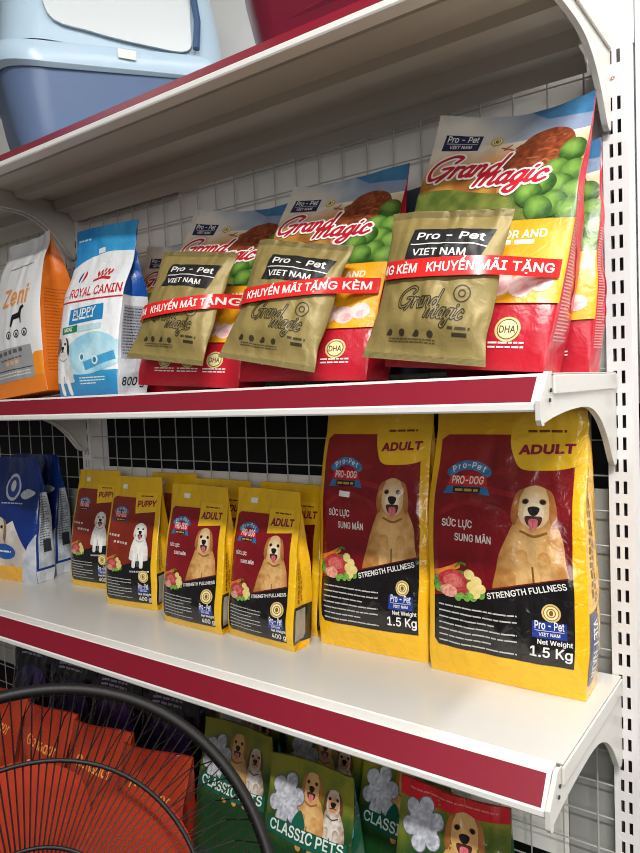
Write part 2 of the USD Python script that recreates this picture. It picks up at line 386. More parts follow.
def build_bag(path, bag, mat, cols, arts):
    """The bag's film panels as parts of the thing at path; the print of each panel as its sub-parts. cols: panel -> base ink."""
    for which, nm in (('front', 'front_panel'), ('right', 'side_panel'), ('left', 'side_panel'), ('back', 'back_panel')):
        wide = bag.W if which in ('front', 'back') else bag.d
        if which in ('right', 'left') and bag.d < .004: continue
        nu = max(int(wide/.0036), 8)+1 if which == 'front' else (13 if which == 'back' else 9)
        if nu % 2 == 0: nu += 1
        nv = max(int(bag.H/.0036), 20) if which == 'front' else (int(bag.H/.005) if which != 'back' else 24)
        u, t, f = grid(nu, nv); P = bag.panel(which)
        v, n = pn(P, u, t)
        c = np.tile(lin(cols.get(which, cols['front'])), (len(v), 1))
        pp = path + '/' + numbered(path, nm)
        raw_mesh(pp, v, f, n, c, mat)
        if which in arts:
            a = arts[which]
            for name, lst in a.compiled().items():
                vs, fs, ns, cs, k = [], [], [], [], 0
                for level, v2, f2, c2 in lst:
                    q, n = pn(P, np.clip(v2[:, 0]/a.W, 0, 1), np.clip(v2[:, 1]/a.H, 0, 1))
                    vs.append(q+n*(LIFT+STEP*(level-1))); ns.append(n); cs.append(c2); fs.append(f2+k); k += len(v2)
                raw_mesh(pp + '/' + numbered(pp, name.split('#')[0]), np.vstack(vs), np.vstack(fs), np.vstack(ns), np.vstack(cs), mat)
    # bottom
    k = 12; ring = np.vstack([bag.front(np.linspace(0, 1, k), np.zeros(k)), bag.back_(np.linspace(0, 1, k), np.zeros(k))])
    v = np.vstack([ring, ring.mean(0)]); m = len(ring)
    f = np.array([[m, (i+1) % m, i] for i in range(m)])
    raw_mesh(path + '/bottom_panel', v, f, np.tile([0, 0, -1.0], (len(v), 1)), np.tile(lin(cols.get('right', cols['front'])), (len(v), 1)), mat)
    # top fold closing the film
    k = 16; a_, b_ = bag.front(np.linspace(0, 1, k), np.ones(k)), bag.back_(np.linspace(1, 0, k), np.ones(k))
    v = np.vstack([a_, b_]); f = np.array([x for i in range(k-1) for x in ([i, i+1, k+i+1], [i, k+i+1, k+i])])
    raw_mesh(path + '/top_seam', v, f, np.tile([0, 0, 1.0], (len(v), 1)), np.tile(lin(cols.get('top', cols['front'])), (len(v), 1)), mat)

# ------------------------------------------------------------------ pictures printed on the bags
def dog(art, cx, cy_, r, name='dog_picture', coat=(214, 150, 78), light=(240, 205, 150), face=(244, 226, 196), ear=(196, 132, 70), body=None, tongue=True, cell=3.0, clipbox=None, seed=1):
    """A sitting dog: head of radius r at (cx, cy); body: outline points in head radii, or None."""
    def A(g, col, col2=None, noise=.2, scale=9.0/r, grad=None, cl=cell, sd=seed):
        if clipbox is not None: g = g.buffer(0).intersection(clipbox)
        art.add(g, col, name, col2, noise, scale, grad, cl, sd)
    T = lambda pts: [(cx+x*r, cy_+y*r) for x, y in pts]
    rad = lambda x, y, a, b: (cx+x*r, cy_+y*r, a*r, b*r)
    dk = lambda c, k: tuple(np.asarray(c)*k)
    if body:
        A(blob(T(body)), dk(coat, .86), light, .5, 3.0/r, rad(.05, -2.2, 1.5, 2.3), sd=seed+1)
        for lx in (-.55, .5):   # forelegs
            A(stroke(T([(lx, -2.3), (lx*1.05, -3.1), (lx*1.1, -4.3)]), .55*r), dk(coat, .95), light, .5, 4.0/r, rad(lx, -3.2, .5, 1.4), sd=seed+3)
        A(stroke(T([(-.06, -2.8), (-.02, -4.3)]), .09*r), dk(coat, .6), noise=.1)
        A(stroke(T([(-.6, -1.15), (0, -1.35), (.6, -1.15)]), .12*r), dk(coat, .72), noise=.1)
    A(blob(T([(-.6, .74), (0, .98), (.6, .74), (.84, .2), (.72, -.4), (.46, -.84), (0, -1.0), (-.46, -.84), (-.72, -.4), (-.84, .2)])), dk(light, .9), face, .3, 4.0/r, rad(0, -.15, .75, .95))
    for sx in (-1, 1):
        A(blob(T([(sx*.5, .8), (sx*.8, .66), (sx*1.0, .1), (sx*1.06, -.5), (sx*.92, -.9), (sx*.74, -.6), (sx*.7, .0), (sx*.66, .4)])), dk(ear, .78), ear, .5, 4.0/r, rad(sx*.85, .2, .4, 1.0))
    A(blob(T([(-.4, -.0), (0, .2), (.4, -.0), (.46, -.45), (.24, -.72), (-.24, -.72), (-.46, -.45)])), face, tuple(np.minimum(np.array(face)*1.06, 252)), .2, 5.0/r, rad(0, -.3, .4, .5), sd=seed+5)
    if tongue:
        A(blob(T([(-.4, -.46), (0, -.42), (.4, -.46), (.3, -.82), (0, -.94), (-.3, -.82)])), (84, 40, 38), noise=.1)
        A(blob(T([(-.2, -.58), (.2, -.58), (.18, -.95), (0, -1.08), (-.18, -.95)])), (226, 128, 132), (205, 96, 104), .3, 4.0/r)
        A(stroke(T([(0, -.62), (0, -.95)]), .05*r), (196, 90, 98), noise=0)
    else:
        A(stroke(T([(-.3, -.5), (0, -.44), (.3, -.5)]), .08*r), (70, 50, 45), noise=0)
    A(blob(T([(-.27, -.06), (0, .03), (.27, -.06), (.19, -.32), (0, -.42), (-.19, -.32)])), (30, 24, 26), noise=0)
    A(stroke(T([(0, -.38), (0, -.5)]), .07*r), (60, 44, 40), noise=0)
    for sx in (-1, 1):
        A(ell(cx+sx*.40*r, cy_+.24*r, .17*r, .13*r, sx*-12), dk(ear, .72), noise=0)
        A(ell(cx+sx*.40*r, cy_+.23*r, .12*r, .1*r, sx*-12), (32, 22, 18), noise=0)
SIT = [(-.7, -.55), (0, -.75), (.7, -.55), (1.25, -1.3), (1.65, -2.4), (1.75, -3.6), (1.5, -4.2), (-1.5, -4.2), (-1.75, -3.5), (-1.55, -2.3), (-1.2, -1.3)]
def food(art, cx, cy_, w, name='food_picture', seed=3):
    rnd = random.Random(seed); s = w/80.0
    def A(g, a, b, sc=.3): art.add(affinity.translate(affinity.scale(g, s, s, origin=(0, 0)), cx, cy_), a, name, b, .3, sc/s, None, 2.6*max(s, .6), rnd.randint(0, 99))
    A(blob([(-38, -14), (-34, 4), (-10, 14), (20, 14), (36, 4), (40, -12), (20, -22), (-16, -24)]), (60, 110, 40), (110, 160, 60))
    for k in range(7): A(ell(-30+k*11, -14+5*math.sin(k*2.1), 7, 6, k*20), (70, 140, 50), (140, 190, 80), .6)
    A(stroke([(-34, 8), (-16, 14), (2, 22)], 8), (226, 116, 40), (240, 150, 60))
    A(stroke([(-2, 20), (6, 26), (14, 25)], 3), (70, 130, 50), (100, 160, 60))
    A(blob([(-26, 8), (-6, 16), (14, 8), (20, -8), (8, -18), (-16, -14), (-28, -4)]), (170, 40, 44), (206, 84, 84), .5)
    A(blob([(-20, 4), (-4, 10), (8, 4), (10, -6), (-8, -10), (-20, -4)]), (196, 70, 70), (226, 140, 130), .7)
    A(blob([(-26, -12), (-12, -6), (0, -14), (-6, -24), (-22, -22)]), (214, 120, 104), (240, 190, 170), .7)
    for x, y in ((20, 12), (30, 4), (24, -4), (36, -6), (28, -14)): A(ell(x, y, 8, 7, 0), (232, 206, 120), (244, 228, 160), .4)
    for x, y in ((8, -20), (16, -22), (2, -24), (22, -18)): A(ell(x, y, 5, 4.5, 0), (90, 160, 60), (150, 200, 90), .7)
def micro(art, x, y, w, lines, pitch, h, col, name='small_print', seed=0, slope=0.0, words=(4, 11)):
    rnd = random.Random(seed); bits = []
    for k in range(lines):
        px, ww = x, w*(1 if k % 3 != 2 else rnd.uniform(.5, .95))
        while px < x+ww:
            l = rnd.uniform(*words)*h*.45; l = min(l, x+ww-px)
            if l > h*.4: bits.append(affinity.translate(sbox(0, 0, l, h), px, y-k*pitch+slope*(px-x)))
            px += l+h*.7
    art.add(MultiPolygon([b for b in bits]).buffer(0), col, name, cell=4.2)
def seal(art, cx, cy_, r, name='round_seal', rim=(226, 196, 120), inner=(246, 232, 170), mark=(130, 92, 40), text=None):
    art.add(Point(cx, cy_).buffer(r), rim, name); art.add(Point(cx, cy_).buffer(r*.82), mark, name); art.add(Point(cx, cy_).buffer(r*.74), inner, name)
    if text: art.add(place(letters(text, r*.55), cx, cy_-r*.28, anchor='c', sx=.8), mark, name)
    else:
        art.add(Point(cx, cy_).buffer(r*.5).difference(Point(cx, cy_).buffer(r*.4)), mark, name)
        art.add(ell(cx, cy_, r*.22, r*.3), mark, name)
def paw(art, cx, cy_, r, col, name):
    art.add(blob([(cx-.6*r, cy_-.6*r), (cx, cy_-.75*r), (cx+.6*r, cy_-.6*r), (cx+.35*r, cy_), (cx, cy_+.2*r), (cx-.35*r, cy_)]), col, name)
    for a in (-50, -17, 17, 50):
        x, y = cx+r*.95*math.sin(math.radians(a)), cy_-.1*r+r*.85*math.cos(math.radians(a)); art.add(ell(x, y, .2*r, .27*r, -a), col, name)

# ------------------------------------------------------------------ artwork of each kind of bag
NAVY, INK, OFFW, YEL, REDT = (28, 38, 82), (22, 20, 22), (240, 238, 232), (246, 190, 26), (206, 34, 40)
def badge(a, cx, cy_, w, rot=-3, col=NAVY, name='maker_badge', small='VIET NAM', font=.4, line=True, sx=.95):
    h = w*.5; R = lambda g: affinity.rotate(g, rot, origin=(cx, cy_))
    a.add(R(sbox(cx-w/2, cy_-h/2, cx+w/2, cy_+h/2)), col, name)
    a.add(R(place(fit(letters('Pro - Pet', 10), w*.84), cx, cy_+h*.06, anchor='c')), OFFW, name)
    if line: a.add(R(sbox(cx-w*.42, cy_-h*.06, cx+w*.42, cy_-h*.03)), OFFW, name)
    a.add(R(place(fit(letters(small, h*.2), w*.6), cx, cy_-h*.36, anchor='c')), OFFW, name)
def prodog(W, H, kind, weight, sticker=False):
    a = Art(W, H); X, Y = lambda f: f*W, lambda f: f*H
    big = W > 180; puppy = kind == 'PUPPY'
    top = .905 if big else .84
    maroon, maroon2 = ((150, 26, 34), (110, 14, 24)) if not puppy else ((150, 52, 30), (120, 34, 22))
    L, Rr, bot = .045, (.93 if big else .92), (.11 if big else .055)
    lab = Polygon([(X(L), Y(bot+.02)), (X(L+.03), Y(bot)), (X(Rr), Y(bot)), (X(Rr), Y(top-.03)), (X(Rr-.35), Y(top)), (X(L+.05), Y(top)), (X(L), Y(top-.02))])
    d0, d1 = (.29, .43) if big else (.27, .42)
    a.add(lab, maroon, 'front_label', maroon2, .5, .02, ((X(.2), Y(.8)), (X(.9), Y(.45))))
    a.add(lab.intersection(Polygon([(0, 0), (W, 0), (W, Y(d1)), (0, Y(d0))])), (24, 22, 24), 'front_label')
    if big:
        for k in range(3):
            a.add(stroke([(X(.05), Y(.60+.07*k)), (X(.3), Y(.66+.05*k)), (X(.62), Y(.60+.09*k))], W*.035).intersection(lab), (160, 32, 40), 'front_label', (128, 18, 28), .3, .03)
    # tab with the age group
    tab = blob([(X(.54), Y(top+.03)), (X(.56), Y(top-.08)), (X(.66), Y(top-.125)), (X(.99), Y(top-.09)), (X(1.02), Y(top+.1)), (X(.7), Y(top+.1))]) if big else \
        Polygon([(X(.54), Y(top+.04)), (X(.56), Y(top-.12)), (X(.94), Y(top-.1)), (X(.94), Y(top+.04))])
    a.add(tab.intersection(sbox(0, 0, W, Y(.99))), (250, 200, 40), 'age_tab')
    a.add(place(fit(letters(kind, 11), W*.34), X(.76), Y(top-.065 if big else top-.065), rot=2, anchor='c', shear=8).buffer(W*.003), (150, 20, 60), 'age_tab')
    micro(a, X(.64), Y(top+.008), W*.24, 1, 4, H*.009, (120, 60, 20), 'age_tab', 5)
    # shield and ribbons
    cx, cyy, w = X(.27), Y(.735 if big else .70), W*.26
    a.add(stroke([(cx-w*.48, cyy+w*.2), (cx-w*.25, cyy+w*.34), (cx, cyy+w*.38), (cx+w*.25, cyy+w*.34), (cx+w*.48, cyy+w*.2)], w*.22), (36, 110, 170), 'brand_shield', (70, 150, 200), .3, .2)
    for k, ch in enumerate('Pro-Pet'):
        f_ = (k-3)/3.0; a.add(place(letters(ch, w*.14), cx+f_*w*.36, cyy+w*(.32-.1*f_*f_), rot=-f_*22, anchor='c'), OFFW, 'brand_shield')
    a.add(Polygon([(cx-w*.52, cyy-w*.12), (cx+w*.52, cyy-w*.12), (cx+w*.46, cyy+w*.12), (cx-w*.46, cyy+w*.12)]), (214, 36, 46), 'brand_shield')
    a.add(place(fit(letters('PRO-DOG', 10), w*.82), cx, cyy-w*.075, anchor='c'), OFFW, 'brand_shield')
    a.add(Polygon([(cx-w*.62, cyy-w*.34), (cx-w*.52, cyy-w*.14), (cx+w*.52, cyy-w*.14), (cx+w*.62, cyy-w*.34), (cx, cyy-w*.28)]), (40, 120, 180) if not puppy else (60, 70, 110), 'brand_shield')
    a.add(sbox(cx-w*.36, cyy-w*.3, cx+w*.36, cyy-w*.15), (40, 34, 30), 'brand_shield')
    micro(a, cx-w*.3, cyy-w*.26, w*.6, 1, 4, w*.06, (196, 160, 70), 'brand_shield', 6, 0, (5, 8))
    # slogans
    if puppy:
        micro(a, X(.08), Y(.545), W*.22, 1, 4, H*.017, (214, 200, 190), 'slogan', 1, -.05, (2, 3)); micro(a, X(.2), Y(.495), W*.28, 1, 4, H*.017, (214, 200, 190), 'slogan', 2, -.05, (2, 3))
    else:
        a.add(place(fit(letters('SỨC LỰC', H*(.026 if big else .021)), W*(.21 if big else .18)), X(.11), Y(.565), anchor='l'), OFFW, 'slogan')
        a.add(place(fit(letters('SUNG MÃN', H*(.026 if big else .021)), W*(.25 if big else .21)), X(.2), Y(.515), anchor='l'), OFFW, 'slogan')
    # dog
    floor_ = Polygon([(0, Y(d0)+2), (W, Y(d1)+2), (W, H), (0, H)])
    if puppy:
        dog(a, X(.70), Y(.595), W*.115, 'dog_picture', (236, 232, 224), (250, 248, 242), (244, 240, 232), (226, 216, 200), [(x*.78, y*.86) for x, y in SIT], True, W*.0105, None, 4)
    else:
        body = [(-.7, -.5), (0, -.7), (.75, -.5), (1.2, -1.2), (1.4, -2.4), (1.45, -4.6), (-1.75, -4.6), (-1.7, -2.8), (-1.25, -1.5)]
        dog(a, X(.71), Y(.655 if big else .635), W*(.13 if big else .135), 'dog_picture', (206, 138, 66), (232, 186, 122), (240, 220, 188), (186, 116, 58), body, True, W*.0095, floor_, 2)
    sl = math.degrees(math.atan((d1-d0)*H/W))
    txt = 'STRENGTH FULLNESS'
    if puppy: micro(a, X(.56), Y(.285), W*.34, 1, 4, H*.012, (214, 210, 204), 'slogan', 4, .05, (2, 4))
    else: a.add(place(fit(letters(txt, H*.021), W*.49), X(.42), Y(d0+(d1-d0)*.42)-H*(.032 if big else .03), rot=sl if big else sl*.7), OFFW, 'slogan')
    food(a, X(.215), Y(.365 if big else .34), W*.36)
    micro(a, X(.08), Y(.265 if big else .225), W*(.52 if big else .5), 7, H*.023, H*.0052, (196, 194, 190), 'small_print', 3, 0, (6, 22))
    seal(a, X(.80), Y(.295 if big else .26), W*(.055 if big else .085))
    badge(a, X(.79), Y(.235 if big else .165), W*.2, 0, (38, 62, 150), 'maker_badge', 'VIET NAM')
    a.add(place(letters('Net Weight', H*.016), X(.92), Y(.185 if big else .118), anchor='r'), OFFW, 'net_weight')
    a.add(place(letters(weight, H*(.034 if big else .03)), X(.92), Y(.14 if big else .075), anchor='r'), OFFW, 'net_weight')
    if sticker or not big: a.add(affinity.rotate(sbox(X(.22), Y(.645 if big else .9), X(.32), Y(.668 if big else .935)), -4), (250, 250, 248), 'price_sticker')
    return a
def prodog_side(d, H, big=True):
    a = Art(d, H)
    if big:
        a.add(sbox(d*.05, H*.05, d*.52, H*.30), (32, 40, 92), 'side_band')
        a.add(place(affinity.rotate(fit(letters('VIET NAM', d*.24), H*.2), -90, origin=(0, 0)), d*.18, H*.275), OFFW, 'side_band')
        r = random.Random(4)
    else:
        a.add(sbox(0, H*.04, d, H*.28), (34, 32, 34), 'side_band'); a.add(sbox(d*.1, H*.06, d*.62, H*.26), (158, 154, 146), 'side_band')
        a.add(place(affinity.rotate(fit(letters('PRO-DOG', d*.2), H*.22), -90, origin=(0, 0)), d*.14, H*.82), (150, 30, 36), 'side_band')
    r = random.Random(9)
    for k, x in enumerate((.2, .36) if big else (.2, .4)):
        y = H*(.78 if big else .55)
        while y > H*(.34 if big else .31):
            l = r.uniform(.01, .035)*H; a.add(sbox(d*x, y-l, d*(x+.07), y), (70, 40, 30) if k == 0 else (170, 70, 40), 'small_print', cell=5); y -= l+H*.008
    return a
def grandmagic(W, H, seed=0):
    a = Art(W, H); X, Y = lambda f: f*W, lambda f: float(np.interp(f, [-1, 0, .27, .545, .77, .9, 1, 2], [-1, 0, .25, .505, .735, .878, 1, 2]))*H
    pic = sbox(0, Y(.55), W, H)
    a.add(pic, (226, 220, 208), 'landscape_picture', (136, 152, 176), .35, .02, ((X(.35), Y(.86)), (X(.62), Y(1.0))), 5)
    a.add(sbox(0, Y(.55), W, Y(.88)), (206, 128, 60), 'landscape_picture', (238, 226, 208), .5, .03, ((0, Y(.74)), (0, Y(.875))), 4, 1)
    a.add(Polygon([(X(.6), H), (X(.72), Y(.955)), (W, Y(.93)), (W, H)]), (70, 130, 170), 'landscape_picture', (52, 104, 150), .4, .05, None, 5, 2)
    a.add(blob([(-10, Y(.72)), (X(.1), Y(.765)), (X(.3), Y(.745)), (X(.5), Y(.77)), (X(.5), Y(.55)), (-10, Y(.55))]), (150, 92, 40), 'landscape_picture', (196, 140, 60), .4, .05, None, 4, 3)
    a.add(blob([(-10, Y(.68)), (X(.2), Y(.7)), (X(.6), Y(.66)), (X(1.05), Y(.74)), (X(1.05), Y(.54)), (-10, Y(.54))]), (74, 92, 34), 'landscape_picture', (128, 134, 60), .4, .07, None, 4, 4)
    a.add(blob([(X(.4), Y(.745)), (X(.5), Y(.80)), (X(.58), Y(.84)), (X(.66), Y(.895)), (X(.78), Y(.91)), (X(.9), Y(.88)), (X(.93), Y(.81)), (X(.84), Y(.755)), (X(.68), Y(.73)), (X(.52), Y(.715))]), (168, 84, 48), 'meat_picture', (104, 44, 22), .4, .16, None, 2.2, 5)
    r = random.Random(3)
    for k in range(26):
        x, y = r.uniform(.46, .86), r.uniform(.745, .875)
        a.add(stroke([(X(x), Y(y)), (X(x+.03), Y(y+r.uniform(-.01, .015))), (X(x+.06), Y(y+r.uniform(-.012, .01)))], 2.6), (190, 104, 62) if k % 2 else (122, 56, 30), 'meat_picture', (160, 84, 50), .3, .3, None, 6, k)
    for k, (x, y) in enumerate(((.93, .80), (.86, .73), (.97, .72), (.9, .67), (.8, .68), (.99, .64), (.88, .60), (.74, .64), (.8, .585), (.97, .57))):
        a.add(ell(X(x), Y(y), W*.078, H*.05, 25*k), (36, 76, 22), 'greens_picture', (122, 160, 66), .4, .1, (X(x-.015), Y(y+.014), W*.07, H*.046), 3, 20+k)
    for k in range(30):  # kibble
        x, y = r.uniform(.02, .5), r.uniform(.53, .6)
        a.add(ell(X(x), Y(y), 4.4, 3.6, k*31), (150, 96, 46), 'kibble_picture', (196, 140, 76), .3, .4, None, 4, k)
    a.add(sbox(0, Y(.235), W, Y(.545)), (244, 178, 30), 'yellow_band', (236, 158, 22), .4, .02)
    a.add(place(fit(letters('OR AND', 10), W*.24), X(.88), Y(.475), anchor='r'), OFFW, 'yellow_band')
    micro(a, X(.62), Y(.45), W*.2, 1, 5, H*.016, OFFW, 'yellow_band', 8)
    for k, (x, y, s) in enumerate(((.68, .305, 1.0), (.8, .295, .9), (.9, .31, .8), (.56, .295, .9), (.4, .30, .9))):
        a.add(ell(X(x), Y(y), W*.075*s, H*.042*s, 10*k), (240, 196, 196), 'chicken_picture', (250, 226, 218), .4, .12, None, 3, 40+k)
        a.add(ell(X(x+.01), Y(y-.012), W*.04*s, H*.02*s, 30), (226, 164, 164), 'chicken_picture', (246, 210, 204), .4, .12, None, 3, 50+k)
    for k, x in enumerate((.3, .53, .77)):
        seal(a, X(x), Y(.145), W*.07, 'nutrient_seal', (236, 214, 140), (250, 236, 176), (90, 70, 50), ('Mg', 'Ca', 'DHA')[k])
        micro(a, X(x-.1), Y(.095), W*.2, 2, H*.014, H*.006, OFFW, 'small_print', k)
    badge(a, X(.2), Y(.895), W*.25, -4)
    seal(a, X(.43), Y(.89), W*.042, 'round_seal')
    a.add(stroke([(X(.3), Y(.785)), (X(.36), Y(.80)), (X(.42), Y(.788)), (X(.5), Y(.795))], 2.2), (70, 52, 40), 'wordmark')
    g = grand_magic(W*.078, .3); b = g.bounds; g = affinity.scale(g, W*.80/(b[2]-b[0]), 1, origin=(0, 0)); b = g.bounds
    g = affinity.rotate(affinity.translate(g, X(.03)-b[0], Y(.655)-b[1]), -2, origin=(X(.4), Y(.7)))
    a.add(g.buffer(2.8), (250, 248, 244), 'wordmark'); a.add(g, (190, 24, 44), 'wordmark')
    return a
def grandmagic_side(d, H):
    a = Art(d, H); r = random.Random(2)
    y = H*.6
    while y > H*.1:
        l = d*r.uniform(.25, .5); a.add(sbox(d*.08, y, d*.08+l, y+1.6), (226, 150, 150), 'small_print', cell=5); y -= 4.2
    a.add(sbox(d*.6, H*.2, d*.9, H*.45), (196, 30, 44), 'side_band')
    return a
def pouch(W, H):
    a = Art(W, H); X, Y = lambda f: f*W, lambda f: f*H
    K = (30, 27, 26)
    for y0, y1 in ((.0, .045), (.955, 1.0)):
        for k in range(6): a.add(sbox(0, Y(y0+(y1-y0)*k/6), W, Y(y0+(y1-y0)*(k+.45)/6)), (150, 136, 88), 'heat_seal')
    lab = Polygon([(X(.22), Y(.625)), (X(.84), Y(.625)), (X(.92), Y(.855)), (X(.24), Y(.855))])
    a.add(lab, (34, 32, 34), 'maker_badge')
    a.add(place(fit(letters('Pro - Pet', 10), W*.56), X(.28), Y(.768)), OFFW, 'maker_badge')
    a.add(sbox(X(.25), Y(.732), X(.88), Y(.739)), OFFW, 'maker_badge')
    a.add(place(fit(letters('VIET NAM', H*.045), W*.46), X(.28), Y(.657)), OFFW, 'maker_badge')
    g = grand_magic(W*.075, .2); b = g.bounds; g = affinity.scale(g, W*.56/(b[2]-b[0]), 1.0, origin=(0, 0)); b = g.bounds
    g = affinity.translate(g, X(.24)-b[0], Y(.205)-b[1])
    a.add(g.buffer(1.0).difference(g.buffer(-.25)), (40, 34, 24), 'wordmark')
    c = Point(X(.76), Y(.42)); a.add(c.buffer(W*.068).difference(c.buffer(W*.058)), (60, 50, 34), 'round_seal'); a.add(c.buffer(W*.03).difference(c.buffer(W*.02)), (60, 50, 34), 'round_seal')
    for k, x in enumerate((.2, .32, .44, .56)):
        p = Point(X(x), Y(.165)); a.add((p.buffer(W*.026) if k % 2 else blob([(X(x-.026), Y(.15)), (X(x), Y(.185)), (X(x+.026), Y(.175)), (X(x+.02), Y(.15))])), (60, 52, 36), 'small_icon')
    micro(a, X(.7), Y(.2), W*.18, 1, 5, H*.016, (70, 60, 40), 'small_print', 1); micro(a, X(.74), Y(.16), W*.12, 1, 5, H*.022, (60, 50, 34), 'small_print', 2)
    micro(a, X(.2), Y(.128), W*.4, 2, H*.016, H*.007, (90, 78, 50), 'small_print', 3)
    return a
def royal(W, H):
    a = Art(W, H); X, Y = lambda f: f*W, lambda f: f*H
    a.add(sbox(0, Y(.72), W, H), (28, 124, 190), 'blue_top', (70, 170, 220), .4, .02, ((0, Y(.95)), (W, Y(.75))))
    a.add(blob([(-X(.2), Y(.70)), (X(.1), Y(.79)), (X(.4), Y(.83)), (X(.75), Y(.835)), (X(1.2), Y(.78)), (X(1.2), Y(.6)), (-X(.2), Y(.6))]), (240, 242, 244), 'white_field')
    a.add(sbox(0, 0, W, Y(.14)), (60, 160, 206), 'blue_base', (34, 120, 180), .3, .02, ((0, Y(.14)), (0, 0)))
    a.add(blob([(-10, Y(.19)), (X(.3), Y(.13)), (X(.7), Y(.13)), (X(1.1), Y(.2)), (X(1.1), Y(.32)), (X(.7), Y(.25)), (X(.3), Y(.24)), (-10, Y(.33))]), (170, 214, 232), 'blue_base', (206, 232, 242), .3, .03)
    red = (206, 38, 44)
    cx, cy_ = X(.64), Y(.685)
    for k in range(5): a.add(ell(cx+(k-2)*W*.055, cy_+W*(.07-.012*abs(k-2)), W*.018, W*.026, -(k-2)*10), red, 'crown_emblem')
    for k in range(4): a.add(ell(cx+(k-1.5)*W*.055, cy_+W*.02, W*.018, W*.022), red, 'crown_emblem')
    a.add(stroke([(cx-W*.12, cy_-W*.04), (cx, cy_-W*.02), (cx+W*.12, cy_-W*.04)], W*.035), red, 'crown_emblem')
    for k, c in enumerate(((34, 60, 140), (250, 250, 250), (206, 38, 44))): a.add(ell(X(.28), Y(.7), W*.065, W*.075).intersection(sbox(X(.28)+W*(-.065+.0433*k), 0, X(.28)+W*(-.065+.0433*(k+1)), H)), c, 'flag_emblem')
    a.add(place(fit(letters('ROYAL CANIN', H*.05), W*.8), X(.17), Y(.575)), red, 'wordmark')
    a.add(sbox(0, Y(.545), W, Y(.554)), red, 'wordmark')
    a.add(affinity.rotate(sbox(X(.24), Y(.42), X(.78), Y(.51)), 3), (30, 130, 190), 'name_box')
    a.add(affinity.rotate(place(letters('PUPPY', H*.045), X(.29), Y(.455)), 3), OFFW, 'name_box')
    micro(a, X(.3), Y(.435), W*.36, 1, 4, H*.012, OFFW, 'name_box', 2, .05)
    a.add(affinity.rotate(sbox(X(.14), Y(.365), X(.42), Y(.405)), 3), (34, 130, 84), 'name_box'); a.add(affinity.rotate(place(letters('MINI', H*.022), X(.18), Y(.375)), 3), OFFW, 'name_box')
    a.add(affinity.rotate(sbox(X(.43), Y(.37), X(.78), Y(.405)), 3), (190, 220, 226), 'name_box')
    a.add(blob([(X(.3), Y(.3)), (X(.7), Y(.36)), (X(.98), Y(.3)), (X(.9), Y(.16)), (X(.5), Y(.13)), (X(.3), Y(.2))]), (190, 226, 238), 'blue_base', (150, 208, 230), .3, .04)
    a.add(affinity.rotate(sbox(X(.55), Y(.17), X(.98), Y(.22)), 14), (70, 160, 204), 'blue_base')
    dog(a, X(.17), Y(.29), W*.12, 'dog_picture', (238, 236, 232), (250, 250, 250), (240, 234, 226), (70, 56, 48), [(x*.9, y*.8) for x, y in SIT], False, 2.2, None, 8)
    a.add(ell(X(.09), Y(.30), W*.055, W*.08), (96, 72, 56), 'dog_picture', (130, 96, 70), .3, .3)
    for k, (x, y) in enumerate(((.52, .22), (.72, .2))): c = Point(X(x), Y(y)); a.add(c.buffer(W*.05), (232, 244, 248), 'small_icon'); a.add(c.buffer(W*.03), (60, 130, 170), 'small_icon')
    a.add(affinity.rotate(sbox(X(.42), Y(.84), X(.54), Y(.87)), 4), (236, 240, 240), 'price_sticker')
    micro(a, X(.06), Y(.93), W*.24, 1, 4, H*.01, (190, 224, 240), 'small_print', 4)
    micro(a, X(.45), Y(.1), W*.4, 3, H*.016, H*.006, OFFW, 'small_print', 5)
    return a
def royal_side(d, H):
    a = Art(d, H)
    a.add(sbox(0, H*.56, d, H), (20, 84, 168), 'blue_top')
    a.add(Polygon([(d*.08, H*.2), (d*.92, H*.2), (d*.92, H*.5), (d*.08, H*.5)]), (176, 182, 190), 'facts_panel')
    micro(a, d*.12, H*.48, d*.74, 16, H*.017, H*.006, (60, 66, 76), 'facts_panel', 2)
    a.add(place(letters('800 g', H*.045), d*.12, H*.05), (20, 20, 24), 'net_weight')
    return a
